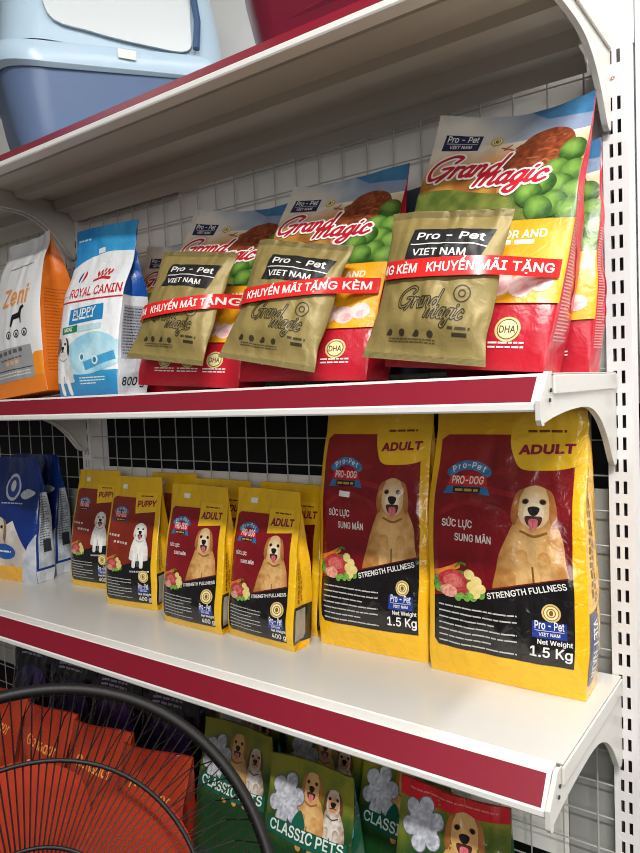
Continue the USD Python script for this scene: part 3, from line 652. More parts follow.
def zenith(W, H):
    a = Art(W, H); X, Y = lambda f: f*W, lambda f: f*H
    a.add(sbox(0, 0, W, Y(.1)), (236, 130, 30), 'orange_base')
    a.add(Polygon([(X(.55), Y(.1)), (W, Y(.1)), (W, Y(.24)), (X(.9), Y(.24))]), (240, 146, 40), 'orange_base')
    a.add(sbox(0, Y(.09), X(.86), Y(.29)), (156, 156, 156), 'grey_panel')
    a.add(place(letters('Zenith', H*.108), X(.30), Y(.555), sx=.95).intersection(sbox(0, 0, X(.83), H)), (232, 150, 70), 'wordmark')
    micro(a, X(.3), Y(.8), W*.5, 1, 4, H*.008, (130, 130, 134), 'small_print', 1)
    dgy = [(0, 0), (2, 10), (4, 14), (16, 16), (20, 22), (26, 24), (28, 21), (23, 18), (21, 12), (22, 2), (20, 2), (18, 9), (7, 8), (4, 0)]
    a.add(affinity.translate(affinity.scale(Polygon(dgy), W/110, W/110, origin=(0, 0)), X(.52), Y(.42)), (20, 20, 22), 'dog_emblem')
    for k in range(3): c = Point(X(.5+.14*k), Y(.37)); a.add(c.buffer(W*.045), (24, 24, 26), 'small_icon'); a.add(c.buffer(W*.03), (230, 230, 230), 'small_icon'); a.add(ell(X(.5+.14*k), Y(.367), W*.016, W*.022), (24, 24, 26), 'small_icon')
    micro(a, X(.2), Y(.245), W*.56, 1, 5, H*.024, (90, 90, 92), 'grey_panel', 11, .05, (2, 4)); micro(a, X(.3), Y(.215), W*.4, 1, 5, H*.01, (100, 100, 102), 'grey_panel', 12, .05)
    micro(a, X(.40), Y(.185), W*.22, 1, 5, H*.022, (226, 170, 120), 'grey_panel', 13, .05, (3, 4))
    a.add(sbox(X(.1), Y(.155), X(.84), Y(.16)), (40, 40, 42), 'grey_panel'); micro(a, X(.1), Y(.135), W*.7, 2, H*.018, H*.007, (216, 216, 216), 'grey_panel', 4)
    return a
def zenith_side(d, H):
    a = Art(d, H); micro(a, d*.1, H*.62, d*.7, 26, H*.02, H*.006, (190, 92, 30), 'small_print', 7); return a
def bluebag(W, H):
    a = Art(W, H); X, Y = lambda f: f*W, lambda f: f*H
    a.add(sbox(0, 0, W, H), (22, 52, 128), 'blue_field', (16, 40, 104), .3, .02, None, 9)
    a.add(Polygon([(X(.28), 0), (X(1), 0), (X(1), Y(.16)), (X(.8), Y(.34)), (X(.62), Y(.50)), (X(.3), Y(.4)), (X(.2), Y(.2))]), (196, 186, 178), 'puppy_picture', (226, 220, 212), .4, .03)
    dog(a, X(.36), Y(.42), W*.17, 'puppy_picture', (200, 176, 148), (228, 214, 196), (226, 212, 192), (150, 116, 86), SIT, False, 2.6, sbox(0, Y(.1), W, H), 6)
    a.add(sbox(0, 0, W, Y(.13)), (240, 178, 40), 'yellow_base')
    a.add(Polygon([(X(.72), 0), (W, 0), (W, Y(.4)), (X(.9), Y(.3))]), (206, 210, 218), 'silver_corner', (170, 178, 190), .4, .04)
    a.add(ell(X(.5), Y(.25), W*.2, W*.1), (28, 88, 170), 'name_oval'); micro(a, X(.36), Y(.245), W*.26, 1, 4, H*.014, OFFW, 'name_oval', 2)
    a.add(ell(X(.54), Y(.76), W*.15, W*.17), (206, 214, 226), 'brand_badge'); a.add(ell(X(.54), Y(.76), W*.12, W*.13), (40, 70, 150), 'brand_badge'); a.add(ell(X(.54), Y(.77), W*.05, W*.07), (226, 228, 232), 'brand_badge')
    a.add(blob([(X(.7), Y(.71)), (X(.8), Y(.75)), (X(.94), Y(.73)), (X(.92), Y(.70)), (X(.8), Y(.67)), (X(.72), Y(.68))]), (190, 196, 204), 'brand_badge')
    micro(a, X(.36), Y(.63), W*.4, 1, 5, H*.01, (190, 206, 230), 'small_print', 3)
    return a
def bluebag_side(d, H):
    a = Art(d, H); a.add(sbox(d*.12, H*.12, d, H*.72), (176, 184, 194), 'facts_panel', (206, 212, 220), .5, .05)
    micro(a, d*.2, H*.68, d*.64, 20, H*.02, H*.008, (90, 100, 116), 'facts_panel', 1)
    a.add(sbox(0, 0, d, H*.1), (210, 214, 222), 'facts_panel'); a.add(sbox(d*.4, H*.24, d*.85, H*.34), (50, 56, 66), 'facts_panel'); return a
def classic(W, H, red=False):
    a = Art(W, H); X, Y = lambda f: f*W, lambda f: f*H
    a.add(sbox(0, Y(.0), W, H), (26, 64, 30), 'green_field', (140, 138, 40), .5, .03, ((0, Y(.62)), (0, Y(.95))), 6)  # greens darkened to carry the dim light at the bottom level
    a.add(sbox(0, 0, W, Y(.28)), (20, 74, 58), 'green_field', (14, 56, 44), .4, .04)
    if red:
        a.add(blob([(-8, Y(.935)), (X(.5), Y(.92)), (X(1.06), Y(.945)), (X(1.06), Y(1.02)), (-8, Y(1.02))]), (206, 30, 44), 'red_band')
        micro(a, X(.1), Y(.965), W*.8, 1, 5, H*.007, (220, 120, 120), 'red_band', 5)
        dog(a, X(.62), Y(.86), W*.165, 'dog_picture', (206, 140, 66), (232, 186, 122), (222, 172, 106), (176, 112, 54), [(x, y*1.1) for x, y in SIT], True, 2.0, None, 11)
    else:
        dog(a, X(.78), Y(.845), W*.105, 'dog_picture', (150, 110, 80), (236, 228, 218), (190, 140, 100), (120, 66, 40), [(x*.8, y*.9) for x, y in SIT], False, 2.0, None, 12)
        dog(a, X(.52), Y(.885), W*.12, 'dog_picture', (206, 140, 66), (232, 186, 122), (222, 172, 106), (180, 116, 54), [(x*.85, y*.85) for x, y in SIT], True, 2.0, None, 11)
    cx, cy_, k_ = X(.24), Y(.79 if not red else .845), (1.15 if not red else 1.1)
    flower = shapely.union_all([Point(cx+k_*W*.12*math.cos(k*math.pi/3+.3), cy_+k_*W*.14*math.sin(k*math.pi/3+.3)).buffer(k_*W*.06) for k in range(6)]+[Point(cx, cy_).buffer(k_*W*.12)])
    a.add(flower.buffer(1.2), (100, 104, 112), 'silver_flower'); a.add(flower, (160, 162, 172), 'silver_flower', (214, 216, 224), .3, .3, None, 3)
    a.add(blob([(X(.34), Y(.70)), (X(.42), Y(.76)), (X(.5), Y(.70)), (X(.46), Y(.67)), (X(.38), Y(.67))]), (24, 96, 76), 'banner')
    a.add(Polygon([(X(.04), Y(.615)), (X(.96), Y(.59)), (X(.96), Y(.67)), (X(.04), Y(.695))]), (22, 90, 70), 'banner')
    a.add(place(fit(letters('CLASSIC PETS', H*.05), W*.84), X(.08), Y(.635), rot=-2.2), (226, 236, 226), 'banner')
    for k in range(14): a.add(ell(X(.08+.06*(k % 8)), Y(.05+.05*(k//8)), 4, 3.4, k*40), (196, 120, 50), 'kibble_picture')
    return a
def classic_side(d, H):
    a = Art(d, H); a.add(sbox(d*.2, H*.06, d*.8, H*.5), (168, 140, 60), 'side_band', (120, 110, 50), .4, .06)
    a.add(ell(d*.5, H*.7, d*.24, d*.3), (90, 170, 180), 'side_band'); return a
def ganador(W, H):
    a = Art(W, H); X, Y = lambda f: f*W, lambda f: f*H
    a.add(sbox(0, 0, W, H), (152, 40, 18), 'orange_field', (176, 58, 26), .5, .02, None, 8)  # orange inked darker to stand in for the shade near the floor
    a.add(place(fit(letters('Ganador', H*.09), W*.62), X(.2), Y(.66), rot=-4), (244, 150, 70), 'wordmark')
    a.add(blob([(X(.2), Y(.3)), (X(.3), Y(.52)), (X(.42), Y(.5)), (X(.36), Y(.28))]), (226, 150, 90), 'product_picture', (240, 190, 130), .5, .08)
    for k in range(12): a.add(ell(X(.55+.07*(k % 5)), Y(.1+.06*(k//5)), 6, 5, k*33), (190, 100, 50), 'product_picture', (150, 70, 36), .3, .3)
    return a
def darkbag(W, H, purple):
    a = Art(W, H); X, Y = lambda f: f*W, lambda f: f*H
    a.add(blob([(X(.1), Y(.5)), (X(.3), Y(.72)), (X(.8), Y(.7)), (X(.95), Y(.4)), (X(.5), Y(.3))]), purple, 'purple_field', (40, 26, 60), .5, .03)  # purple toned down, shade of the bottom level put into the ink
    micro(a, X(.2), Y(.84), W*.5, 2, H*.03, H*.014, (150, 140, 160), 'small_print', 2)
    return a

# ------------------------------------------------------------------ the shop: floor, walls, shelving
D, Z1, Z2, Z3 = 0.291, 1.7916, 1.350, 0.9307
Z4 = 0.512
BAY = 1.16; XS = (0.0285, 0.0285-BAY, 0.0285-2*BAY)   # centre lines of the uprights
def structure(name, mesh, mat):
    m = usdkit.mesh(stage, '/World/' + name, mesh, mat); tag(m.GetPrim(), None, None, None, 'structure')
structure('floor', bx(-4, 3.2, -4.2, 0.75, -0.05, 0.0), FLOORM)
structure('ceiling', bx(-4, 3.2, -4.2, 0.75, 2.9, 2.95), CEILM)
structure('wall_back', bx(-4, 3.2, 0.70, 0.75, 0.0, 2.9), plain('dark_wall', (30, 31, 33), 0.8))
structure('wall_right', [] or bx(0.10, 3.2, 0.40, 0.43, 0.0, 2.9), WALLM)

lamp_mat = plain('lamp_housing', (235, 235, 235), 0.5)
for x, y, turn, lab in ((0.85, -1.35, 0, 'white ceiling tube lamp over the aisle on the right'), (-1.1, -2.5, 0, 'white ceiling tube lamp over the far left of the aisle'), (0.62, -0.05, 90, 'added white ceiling tube lamp brightening the right end of the shelves')):  # the third lamp is added for its light on the wall
    p = thing('ceiling_lamp', pose((x, y, 2.9), turn), lab, 'ceiling lamp')
    part(p, 'housing', [bx(-.62, .62, -.08, .08, -.025, 0.0, .006)], lamp_mat)

# uprights: channels with two columns of slots
def upright(i, x, top, label):
    p = thing('shelf_upright', pose((x, D, 0)), label, 'shelf upright')
    zs = [1.6468+.03*k for k in range(5)]+[1.6468-.03*k for k in range(1, 53)]
    face = manifold3d.Manifold.cube((.0315, .002, top)).translate((-.01575, 0, 0))
    holes = [manifold3d.Manifold.cube((.0046, .01, .0175)).translate((dx-.0023, -.004, z-.00875)) for z in zs for dx in (-.0051, .0051) if 0.05 < z < top-.02 and abs(z-1.7368) > .012]
    face = face-manifold3d.Manifold.batch_boolean(holes, manifold3d.OpType.Add)
    part(p, 'slotted_face', face, WHITE_POST, smooth=False)
    part(p, 'side_flange', bx(-.01575, -.01375, .002, .05, 0, top), WHITE_POST, smooth=False)
    part(p, 'side_flange', bx(.01375, .01575, .002, .05, 0, top), WHITE_POST, smooth=False)
    part(p, 'rear_web', bx(-.01375, .01375, .048, .05, 0, top), plain('web_shade_%d' % i, (70, 66, 66), .6), smooth=False)  # dark colour stands in for the shade seen through the slots
    part(p, 'base_foot', bx(-.02, .02, -.02, .06, 0.0, .05, .004), WHITE_POST)
    if i == 0:
        mk = part(p, 'maker_mark', trimesh.util.concatenate([extrude(q, .0003) for q in polys(place(letters('DP', .0065, True), 0, 0, shear=20))]), plain('mark_red', (150, 60, 60), .5), smooth=False, label='small red maker mark')
        UsdGeom.Xformable(stage.GetPrimAtPath(mk)).AddTransformOp().Set(mat4(np.array([[1, 0, 0, -.013], [0, 0, -1, -.0002], [0, 1, 0, 1.735], [0, 0, 0, 1.0]]).T))
    return p
upright(0, XS[0], 1.797, 'white slotted steel upright at the right end of the shelves')
upright(1, XS[1], 1.797, 'white slotted steel upright between the two shelf bays, behind the bags')

# shelves: folded steel deck, lip with a maroon strip, ribs below, a bracket at each end
def bracket_mesh(x0, side, inner=False):
    prof = [(.0265, .0012), (.0185, -.040)] if inner else [(.026, .0010), (.014, -.001), (-.0115, -.026), (-.0115, -.042), (-.008, -.0465), (.004, -.0465)]
    arc = [(.03, -.0425), (.07, -.0385), (.11, -.0365), (.145, -.0365), (.175, -.040), (.20, -.049), (.222, -.062), (.245, -.083), (.262, -.105), (.272, -.117), (.281, -.122)]
    prof += list(spline(arc, False, 4)) + [(.288, -.119), (.2895, -.112), (.2895, .0012)]
    plate = in_yz(extrude(Polygon(prof).buffer(0), .0022), x0)
    bar = bx(x0+(.002 if side > 0 else -.0055), x0+(.0055 if side > 0 else .0002), .030, .286, -.0185, .0022, .0018)
    lug = in_yz(extrude(Polygon([(.0225, .0045), (.0145, .0045), (-.0125, -.024), (-.0125, -.0425), (-.009, -.0475), (-.004, -.0475), (-.006, -.040), (-.006, -.028)]).buffer(.0012), .005), x0-.0008)
    fl = [in_yz(extrude(LineString([(y, z+.0012) for y, z in spline(arc, False, 4)]).buffer(.0009), .007), x0-(.005 if side > 0 else 0))]
    hooks = [bx(x0+.0002, x0+.002, .283, .2908, -.03*k-.022, -.03*k-.008) for k in range(4)]
    dots = [trimesh.creation.cylinder(.0022, .0012, sections=10, transform=trimesh.transformations.rotation_matrix(math.pi/2, [0, 1, 0])) for _ in range(2)]
    dots[0].apply_translation((x0+side*.0028+.001, .021, -.014)); dots[1].apply_translation((x0+side*.0028+.001, .017, -.024))
    out = [plate, bar, lug, *fl, *hooks, *dots]
    if not inner:
        for m in out: m.vertices[:, 0] += .0165*np.clip(m.vertices[:, 1]/.29, -.1, 1.02)
    return plate, bar, lug, fl, hooks, dots
HOLE = plain('hole_dark', (40, 40, 40), .6)
def shelf(z, xl, xr, label, bl, br, outer, group='shelves of the two bays'):
    p = thing('shelf', pose((0, 0, z)), label, 'shelf', group)
    t = .004
    sh = lambda m, k=1.0: (m.vertices.__setitem__((slice(None), 0), m.vertices[:, 0]+(.0165*k*np.clip(m.vertices[:, 1]/.29, -.1, 1) if outer else 0)*np.clip((m.vertices[:, 0]-xl-.2)/(xr-xl-.2), 0, 1)), m)[1]
    lipprof = [(.0335, t-.0002), (.0325, t-.0014), (.0165, t-.0018), (.0148, t-.0028), (.0142, .0002), (-.0098, -.0254), (-.0110, -.0268), (-.0110, -.0325), (-.0096, -.0345), (.012, -.0345), (.012, -.0332), (-.006, -.0332), (-.0045, -.0262), (.0158, -.0030), (.0165, t-.0035), (.0335, t-.0028)]
    part(p, 'front_lip', in_yz(extrude(Polygon(lipprof).buffer(0), xr-xl), xl), CLEARSTRIP, smooth=30)
    strip = [(.0142, .0004), (.0135, .0007), (-.0096, -.0244), (-.0089, -.0249)]
    part(p, 'price_strip', in_yz(extrude(Polygon(strip).buffer(0), xr-xl-(.006 if outer else .002)), xl+.001), REDSTRIP, smooth=False, label='maroon price strip')
    part(p, 'deck', sh(trimesh.util.concatenate([extrude(sbox(xl, .0337, xr+(.005 if outer else 0), .2885), .0012).apply_translation((0, 0, t-.0012))])), WHITE, smooth=False)
    under = [(.0337, t-.0013), (.0337, t-.004), (.05, t-.004), (.056, -.012), (.085, -.012), (.091, t-.004), (.14, t-.004), (.146, -.012), (.178, -.012), (.184, t-.004), (.235, t-.004), (.241, -.02), (.27, -.02), (.2865, -.036), (.2885, -.036), (.2885, t-.0013)]
    part(p, 'ribbed_underside', in_yz(extrude(Polygon(under), br-bl-.02), bl+.01), UNDER, smooth=20)
    for x0, side in ((br, 1), (bl, -1)):
        inner = not (outer and side > 0)
        plate, bar, lug, fl, hooks, dots = bracket_mesh(x0, side, inner)
        b = part(p, 'bracket', [plate]+fl+hooks, WHITE, smooth=30)
        if not inner: part(b, 'end_rail', bar, WHITE); part(b, 'front_lug', lug, WHITE); part(b, 'rivet', dots[0], HOLE); part(b, 'rivet', dots[1], HOLE)
    return p
XM = XS[1]
for z, nm in ((Z1, 'top shelf carrying the plastic litter trays'), (Z2, 'middle shelf of the right bay, under the red and gold bags'), (Z3, 'lower white shelf of the right bay, under the yellow bags'), (Z4, 'bottom shelf of the right bay, under the green bags')):
    shelf(z, XM+.0006, .0035, 'white steel ' + nm, XM+.0035, .0055, True)
for z, nm in ((Z1, 'top shelf of the left bay'), (Z2, 'middle shelf of the left bay, under the white and orange bag'), (Z3, 'lower shelf of the left bay, under the blue bags'), (Z4, 'bottom shelf of the left bay, behind the fan')):
    shelf(z, XS[2]+.0006, XM-.0006, 'white steel ' + nm, XS[2]+.0035, XM-.0057, False)

# wire mesh behind the goods, white boards behind the mesh
def mesh_panel(xa, xb, label):
    p = thing('wire_mesh_panel', pose((0, D+.004, 0)), label, 'wire mesh', None)
    k = 0; x = xb-.022
    while x > xa+.01:
        part(p, 'upright_wire', tube([(x, 0, .3), (x, 0, 1.795)], .0012, 6), WIRE); x -= .0484
    z = 1.31+.0492*9
    while z > .32:
        part(p, 'cross_wire', tube([(xa, .0022, z), (xb, .0022, z)], .0012, 6), WIRE); z -= .0492
mesh_panel(XS[1]+.017, XS[0]-.017, 'white welded wire mesh behind the right shelf bay')
mesh_panel(XS[2]+.017, XS[1]-.017, 'white welded wire mesh behind the left shelf bay')
def board(x0, x1, z0, z1, mat, label):
    p = thing('backing_board', pose(((x0+x1)/2, D+.0585 if x1 > XS[0] else D+.022, z0)), label, 'backing board')
    part(p, 'board', bx(-(x1-x0)/2, (x1-x0)/2, 0, .006, 0, z1-z0, .001), mat)
board(XS[1]+.022, XS[0]-.02, 1.355, 1.80, BOARD, 'white board behind the wire mesh of the upper right bay')
board(XS[1]+.022, XS[0]-.085, .625, 1.19, BOARD, 'white board behind the wire mesh of the lower right bay')
board(XS[0]-.084, XS[0]-.018, .55, 1.19, GREYB, 'grey strip behind the mesh beside the right upright')  # plain grey strip between the white backing and the upright
board(XS[2]+.022, XS[1]-.022, 1.40, 1.80, BOARD, 'white board behind the upper left bay')
board(XS[2]+.022, XS[1]-.022, .62, 1.13, GREYB, 'grey board behind the lower left bay')
board(XS[0]-.07, XS[0]+.0155, 1.803, 2.75, WALLM, 'white panel above the right end of the shelving')
structure('wall_back_upper', bx(XS[2]-.5, .095, .60, .63, 1.3, 2.9), WALLM)
board(XS[0]+.0165, XS[0]+.09, .05, 2.75, WALLM, 'white panel standing right of the slotted upright')
sk = thing('wall_sketch', pose((0.0615, D+.0578, 1.640)), 'small grey line sketch of a face on the white panel', 'sketch')
pts = [(0, .022), (-.006, .014), (-.008, 0), (-.006, -.012), (0, -.016), (.008, -.014)]
part(sk, 'face_outline', tube([(x, 0, z) for x, z in spline(pts, False, 5)], .0007, 5), plain('sketch_grey', (150, 150, 152), .6))
part(sk, 'eye', tube([(.001, 0, .006), (.002, 0, .009)], .0009, 5), '/World/Looks/sketch_grey'); part(sk, 'eye', tube([(.001, 0, -.001), (.002, 0, .002)], .0009, 5), '/World/Looks/sketch_grey')

# ------------------------------------------------------------------ litter trays on the top shelf
def tray(M, label, body, rimc, hood, group=None, w=.52, d=.33, h=.17):
    p = thing('litter_tray', M, label, 'litter tray', group)
    secs = []
    for z, k, r in ((0, .80, .05), (.012, .84, .06), (.05, .90, .07), (.10, .95, .075), (h, 1.0, .08)):
        q = rrect(w*k if k < 1 else w, d*(k*.98 if k < 1 else 1), r, z, 8); secs.append(q)
    inner = [q*np.array([.975, .97, 1])+np.array([0, 0, .004]) for q in reversed(secs)]
    part(p, 'basin', loft(secs+inner, cap=(True, True)), body, smooth=40)
    part(p, 'foot_moulding', tube([(x, -d*.44+.01*abs(x/w)*2, .045-.16*abs(x/w)**3) for x in np.linspace(-w*.3, w*.3, 14)], .004, 8), body)
    def wavy(q, amp):
        q = q.copy(); q[:, 2] += amp*np.clip(-q[:, 1]/(d/2), 0, 1)*np.sin(q[:, 0]/w*2*math.pi*1.0+.6); return q
    rim = [wavy(rrect(w*a, d*a, .085, z, 8), .014) for a, z in ((1.005, h-.012), (1.05, h-.006), (1.06, h+.012), (1.035, h+.03), (1.0, h+.034), (.985, h+.02), (.985, h-.008))]
    rp = part(p, 'rim', loft(rim+[rim[0]], cap=(False, False)), rimc, smooth=40)
    part(rp, 'sticker', bx(-.02, .012, -d/2*1.06-.004, -d/2*1.06-.0032, h+.006, h+.022), plain('sticker_white_'+body.GetPath().name, (240, 236, 226), .5), smooth=False) if hood else None
    if hood:
        shell = [rrect(w*a, d*a2, .085, z, 8, 0, .01) for a, a2, z in ((.99, .97, h+.03), (.95, .93, h+.12), (.88, .86, h+.22), (.76, .72, h+.27), (.5, .45, h+.285))]
        part(p, 'hood', loft(shell, cap=(False, True)), hood, smooth=40)
        part(p, 'front_window', loft([np.array([(x, -d*.485+.012*(z/.2)*1.6+.004-o, h+z) for x, z in spline([(-.135, .075), (-.06, .055), (.04, .048), (.115, .052), (.125, .10), (.115, .19), (0, .2), (-.13, .19)], True, 5)]) for o in (0, .006)]), plain('tray_window', (214, 220, 222), .25), smooth=40)
        part(p, 'window_edge', tube([(.131, -d*.497, h+.055), (.137, -d*.485, h+.11), (.131, -d*.466, h+.175)], .007, 8), plain('tray_edge', (52, 84, 124), .3))
    return p
SLATE = plain('slate_plastic', (100, 120, 154), .35); PALE = plain('pale_blue_plastic', (184, 208, 226), .3); MAR = plain('maroon_plastic', (108, 24, 44), .3)
tray(pose((-.930, .265, Z1+.0045), 60), 'slate blue cat litter tray with a pale blue rim and hood', SLATE, PALE, PALE, w=.44, d=.34, h=.165)
tray(pose((-.215, .165, Z1+.0045)), 'maroon plastic litter tray at the right of the top shelf', MAR, MAR, None, w=.46, d=.24, h=.2)

# ------------------------------------------------------------------ the goods
RED = (196, 28, 48)
def bag_thing(name, M, label, group, bag, mat, cols, arts, cat='bag of pet food'):
    p = thing(name, M, label, cat, group); build_bag(p, bag, mat, cols, arts); return p
STAND = dict(width=((0, .97), (.15, 1), (.6, 1.0), (.9, .97), (1, .98)))
# -- 1.5 kg bags
ad15 = prodog(215, 374, 'ADULT', '1.5 Kg'); ad15b = prodog(215, 374, 'ADULT', '1.5 Kg', True); ad15s = prodog_side(70, 374)
G15 = 'large yellow bags on the lower shelf'
z = Z3+.0043
for M, seed, W, lab in ((pose((-.1065, .186, z), 0), 3, .219, 'large yellow and maroon dog food bag with a golden retriever, beside the slotted upright'),
                        (pose((-.318, .195, z), 3), 5, .190, 'large yellow and maroon dog food bag with a white price sticker, second from the right')):
    b = Bag(W, .374, .070, lean=.022, width=((0, .98), (.2, 1), (.7, .99), (1, .97)), depth=((0, .92), (.1, 1), (.55, .9), (.85, .3), (.95, .04), (1, .02)), bulge=.014, bb=((0, .1), (.25, 1), (.6, .7), (.9, .2), (1, 0)), back=.45, gus=.2, wr=.0032, wscale=30, seed=seed, wave=.006)
    bag_thing('dog_food_bag', M, lab, G15, b, GLOSSY, {'front': YEL, 'right': (244, 186, 28)}, {'front': ad15 if seed == 3 else ad15b, 'right': ad15s})
# -- 400 g bags
ad4 = prodog(148, 250, 'ADULT', '400 g'); pu4 = prodog(134, 255, 'PUPPY', '400 g'); s4 = prodog_side(46, 250, False)
def small(W, H, d, seed): return Bag(W, H, d, lean=.018, width=((0, .98), (.2, 1), (.8, .97), (1, .95)), depth=((0, .8), (.1, 1), (.5, .8), (.82, .2), (.92, .05), (1, .03)), bulge=.010, bb=((0, .1), (.25, 1), (.6, .6), (.9, .1), (1, 0)), back=.5, gus=.6, wr=.002, wscale=24, seed=seed, wave=.005)
SM = {'front': (240, 190, 30), 'right': (238, 184, 26)}
MA = pose((-.499, .140, z), -4)
A4 = bag_thing('small_dog_food_bag', MA, 'small yellow bag with an adult golden dog, front row beside the large bags', 'small adult dog food bags', small(.148, .25, .046, 2), GLOSSY, SM, {'front': ad4, 'right': s4})
copy_of(A4, pose((-.652, .136, z), -1), 'small yellow bag with an adult golden dog, front row beside the puppy bags')
copy_of(A4, pose((-.502, .208, z), -2), 'small yellow adult bag standing second behind the one beside the large bags')
copy_of(A4, pose((-.662, .208, z), 2), 'small yellow adult bag half hidden behind the front adult bag on the left')
P4 = bag_thing('small_puppy_food_bag', pose((-.846, .163, z), 7), 'small yellow bag with a white puppy, in front of the other puppy bag', 'small puppy food bags', small(.134, .255, .044, 4), GLOSSY, SM, {'front': pu4, 'right': s4})
copy_of(P4, pose((-1.035, .214, z), 6), 'small yellow puppy bag at the left, beside the shelf upright')
copy_of(P4, pose((-.816, .228, z), 3), 'small yellow puppy bag in the back row, only its top showing')
# -- blue bags
bb = bluebag(180, 285); bbs = bluebag_side(60, 285)
b = Bag(.18, .285, .050, lean=.008, width=((0, .97), (.2, 1), (1, .98)), depth=((0, .85), (.1, 1), (.5, .75), (.85, .15), (1, .03)), bulge=.014, back=.5, gus=.4, wr=.0025, seed=9, wave=.008)
BL = bag_thing('blue_puppy_food_bag', pose((-1.264, .162, z), 6), 'blue and white puppy food bag at the left edge, in front', 'blue puppy food bags', b, GLOSSY, {'front': (24, 54, 130), 'right': (26, 60, 140)}, {'front': bb, 'right': bbs})
copy_of(BL, pose((-1.288, .228, z), 5), 'blue puppy food bag standing behind the front blue bag')

# -- middle shelf: large red bags with gold pouches taped on
z2 = Z2+.0043
gm = grandmagic(212, 370); gms = grandmagic_side(80, 370)
GMC = {'front': RED, 'right': (204, 30, 52), 'left': (150, 20, 40), 'back': (60, 70, 84), 'top': (60, 100, 140)}
def gmbag(W, H, lean, seed, d=.08, wave=.012): return Bag(W, H, d, lean=lean, width=((0, .96), (.2, .99), (.6, 1.0), (1, .98)), depth=((0, .9), (.1, 1), (.45, .72), (.8, .2), (.93, .03), (1, .02)), bulge=.016, bb=((0, .1), (.25, 1), (.6, .6), (.9, .1), (1, 0)), back=.45, gus=.22, wr=.0034, wscale=38, seed=seed, wave=wave, dip=.012)
GG = 'large red dog food bags on the middle shelf'
front_gm = []
for M, W, H, lean, seed, lab in ((pose((-.114, .080, z2+.010), 1, 0, -5), .210, .356, .122, 1, 'large red dog food bag at the right with a gold pouch taped to it'),
                                 (pose((-.348, .074, z2+.006), 5, 0, -2), .214, .322, .122, 4, 'large red dog food bag in the middle with a gold pouch taped to it'),
                                 (pose((-.574, .076, z2+.007), 6, 0, -4), .212, .318, .125, 6, 'large red dog food bag at the left with a gold pouch taped to it')):
    b = gmbag(W, H, lean, seed)
    p = bag_thing('red_dog_food_bag', M, lab, GG, b, SATIN, GMC, {'front': gm, 'right': gms}); front_gm.append((p, M, b))
bk = gmbag(.205, .298, .045, 8, d=.040, wave=.003)
BK = bag_thing('red_dog_food_bag', pose((-.086, .196, z2), -6), 'large red dog food bag behind the right one, next to the slotted upright', GG, bk, SATIN, GMC, {'front': gm, 'right': gms})
bkr = gmbag(.205, .298, -.02, 8, d=.030, wave=.003); bkr.bulge = .006
bag_thing('red_dog_food_bag', pose((-.300, .281, z2+.012), 180), 'large red dog food bag turned around behind the middle one, grey back showing', GG, bkr, SATIN, GMC, {})
copy_of(BK, pose((-.512, .207, z2+.02), 0, 0, 0), 'large red dog food bag behind the left one, blue top corner showing')
copy_of(BK, pose((-.742, .194, z2), 0), 'large red dog food bag in shade between the puppy bag and the leftmost gold pouch')
po = pouch(147, 186)
def pouch_bag(seed): return Bag(.149, .186, .002, lean=.0, width=((0, 1.02), (.06, 1.0), (.2, .95), (.5, .94), (.8, .96), (.94, 1.0), (1, 1.01)), depth=((0, .6), (1, .6)), bulge=.020, bb=((0, 0), (.05, .02), (.25, .8), (.5, 1), (.75, .8), (.95, .02), (1, 0)), back=0, wr=.0040, wscale=20, seed=seed, zb=.0)
KH = (148, 130, 76)
pb = [pouch_bag(k) for k in (2, 5, 8)]
PM = [pose((-.137, .026, 1.374), 5, 16, -8), pose((-.364, .020, 1.384), 12, 22, -12), pose((-.562, .022, 1.400), 8, 22, -9)]
for k, lab in enumerate(('gold food pouch taped to the right red bag', 'gold food pouch taped to the middle red bag', 'gold food pouch taped to the left red bag')):
    bag_thing('gold_food_pouch', PM[k], lab, 'gold pouches on the middle shelf', pb[k], GOLDF, {'front': KH}, {'front': po}, 'pouch')

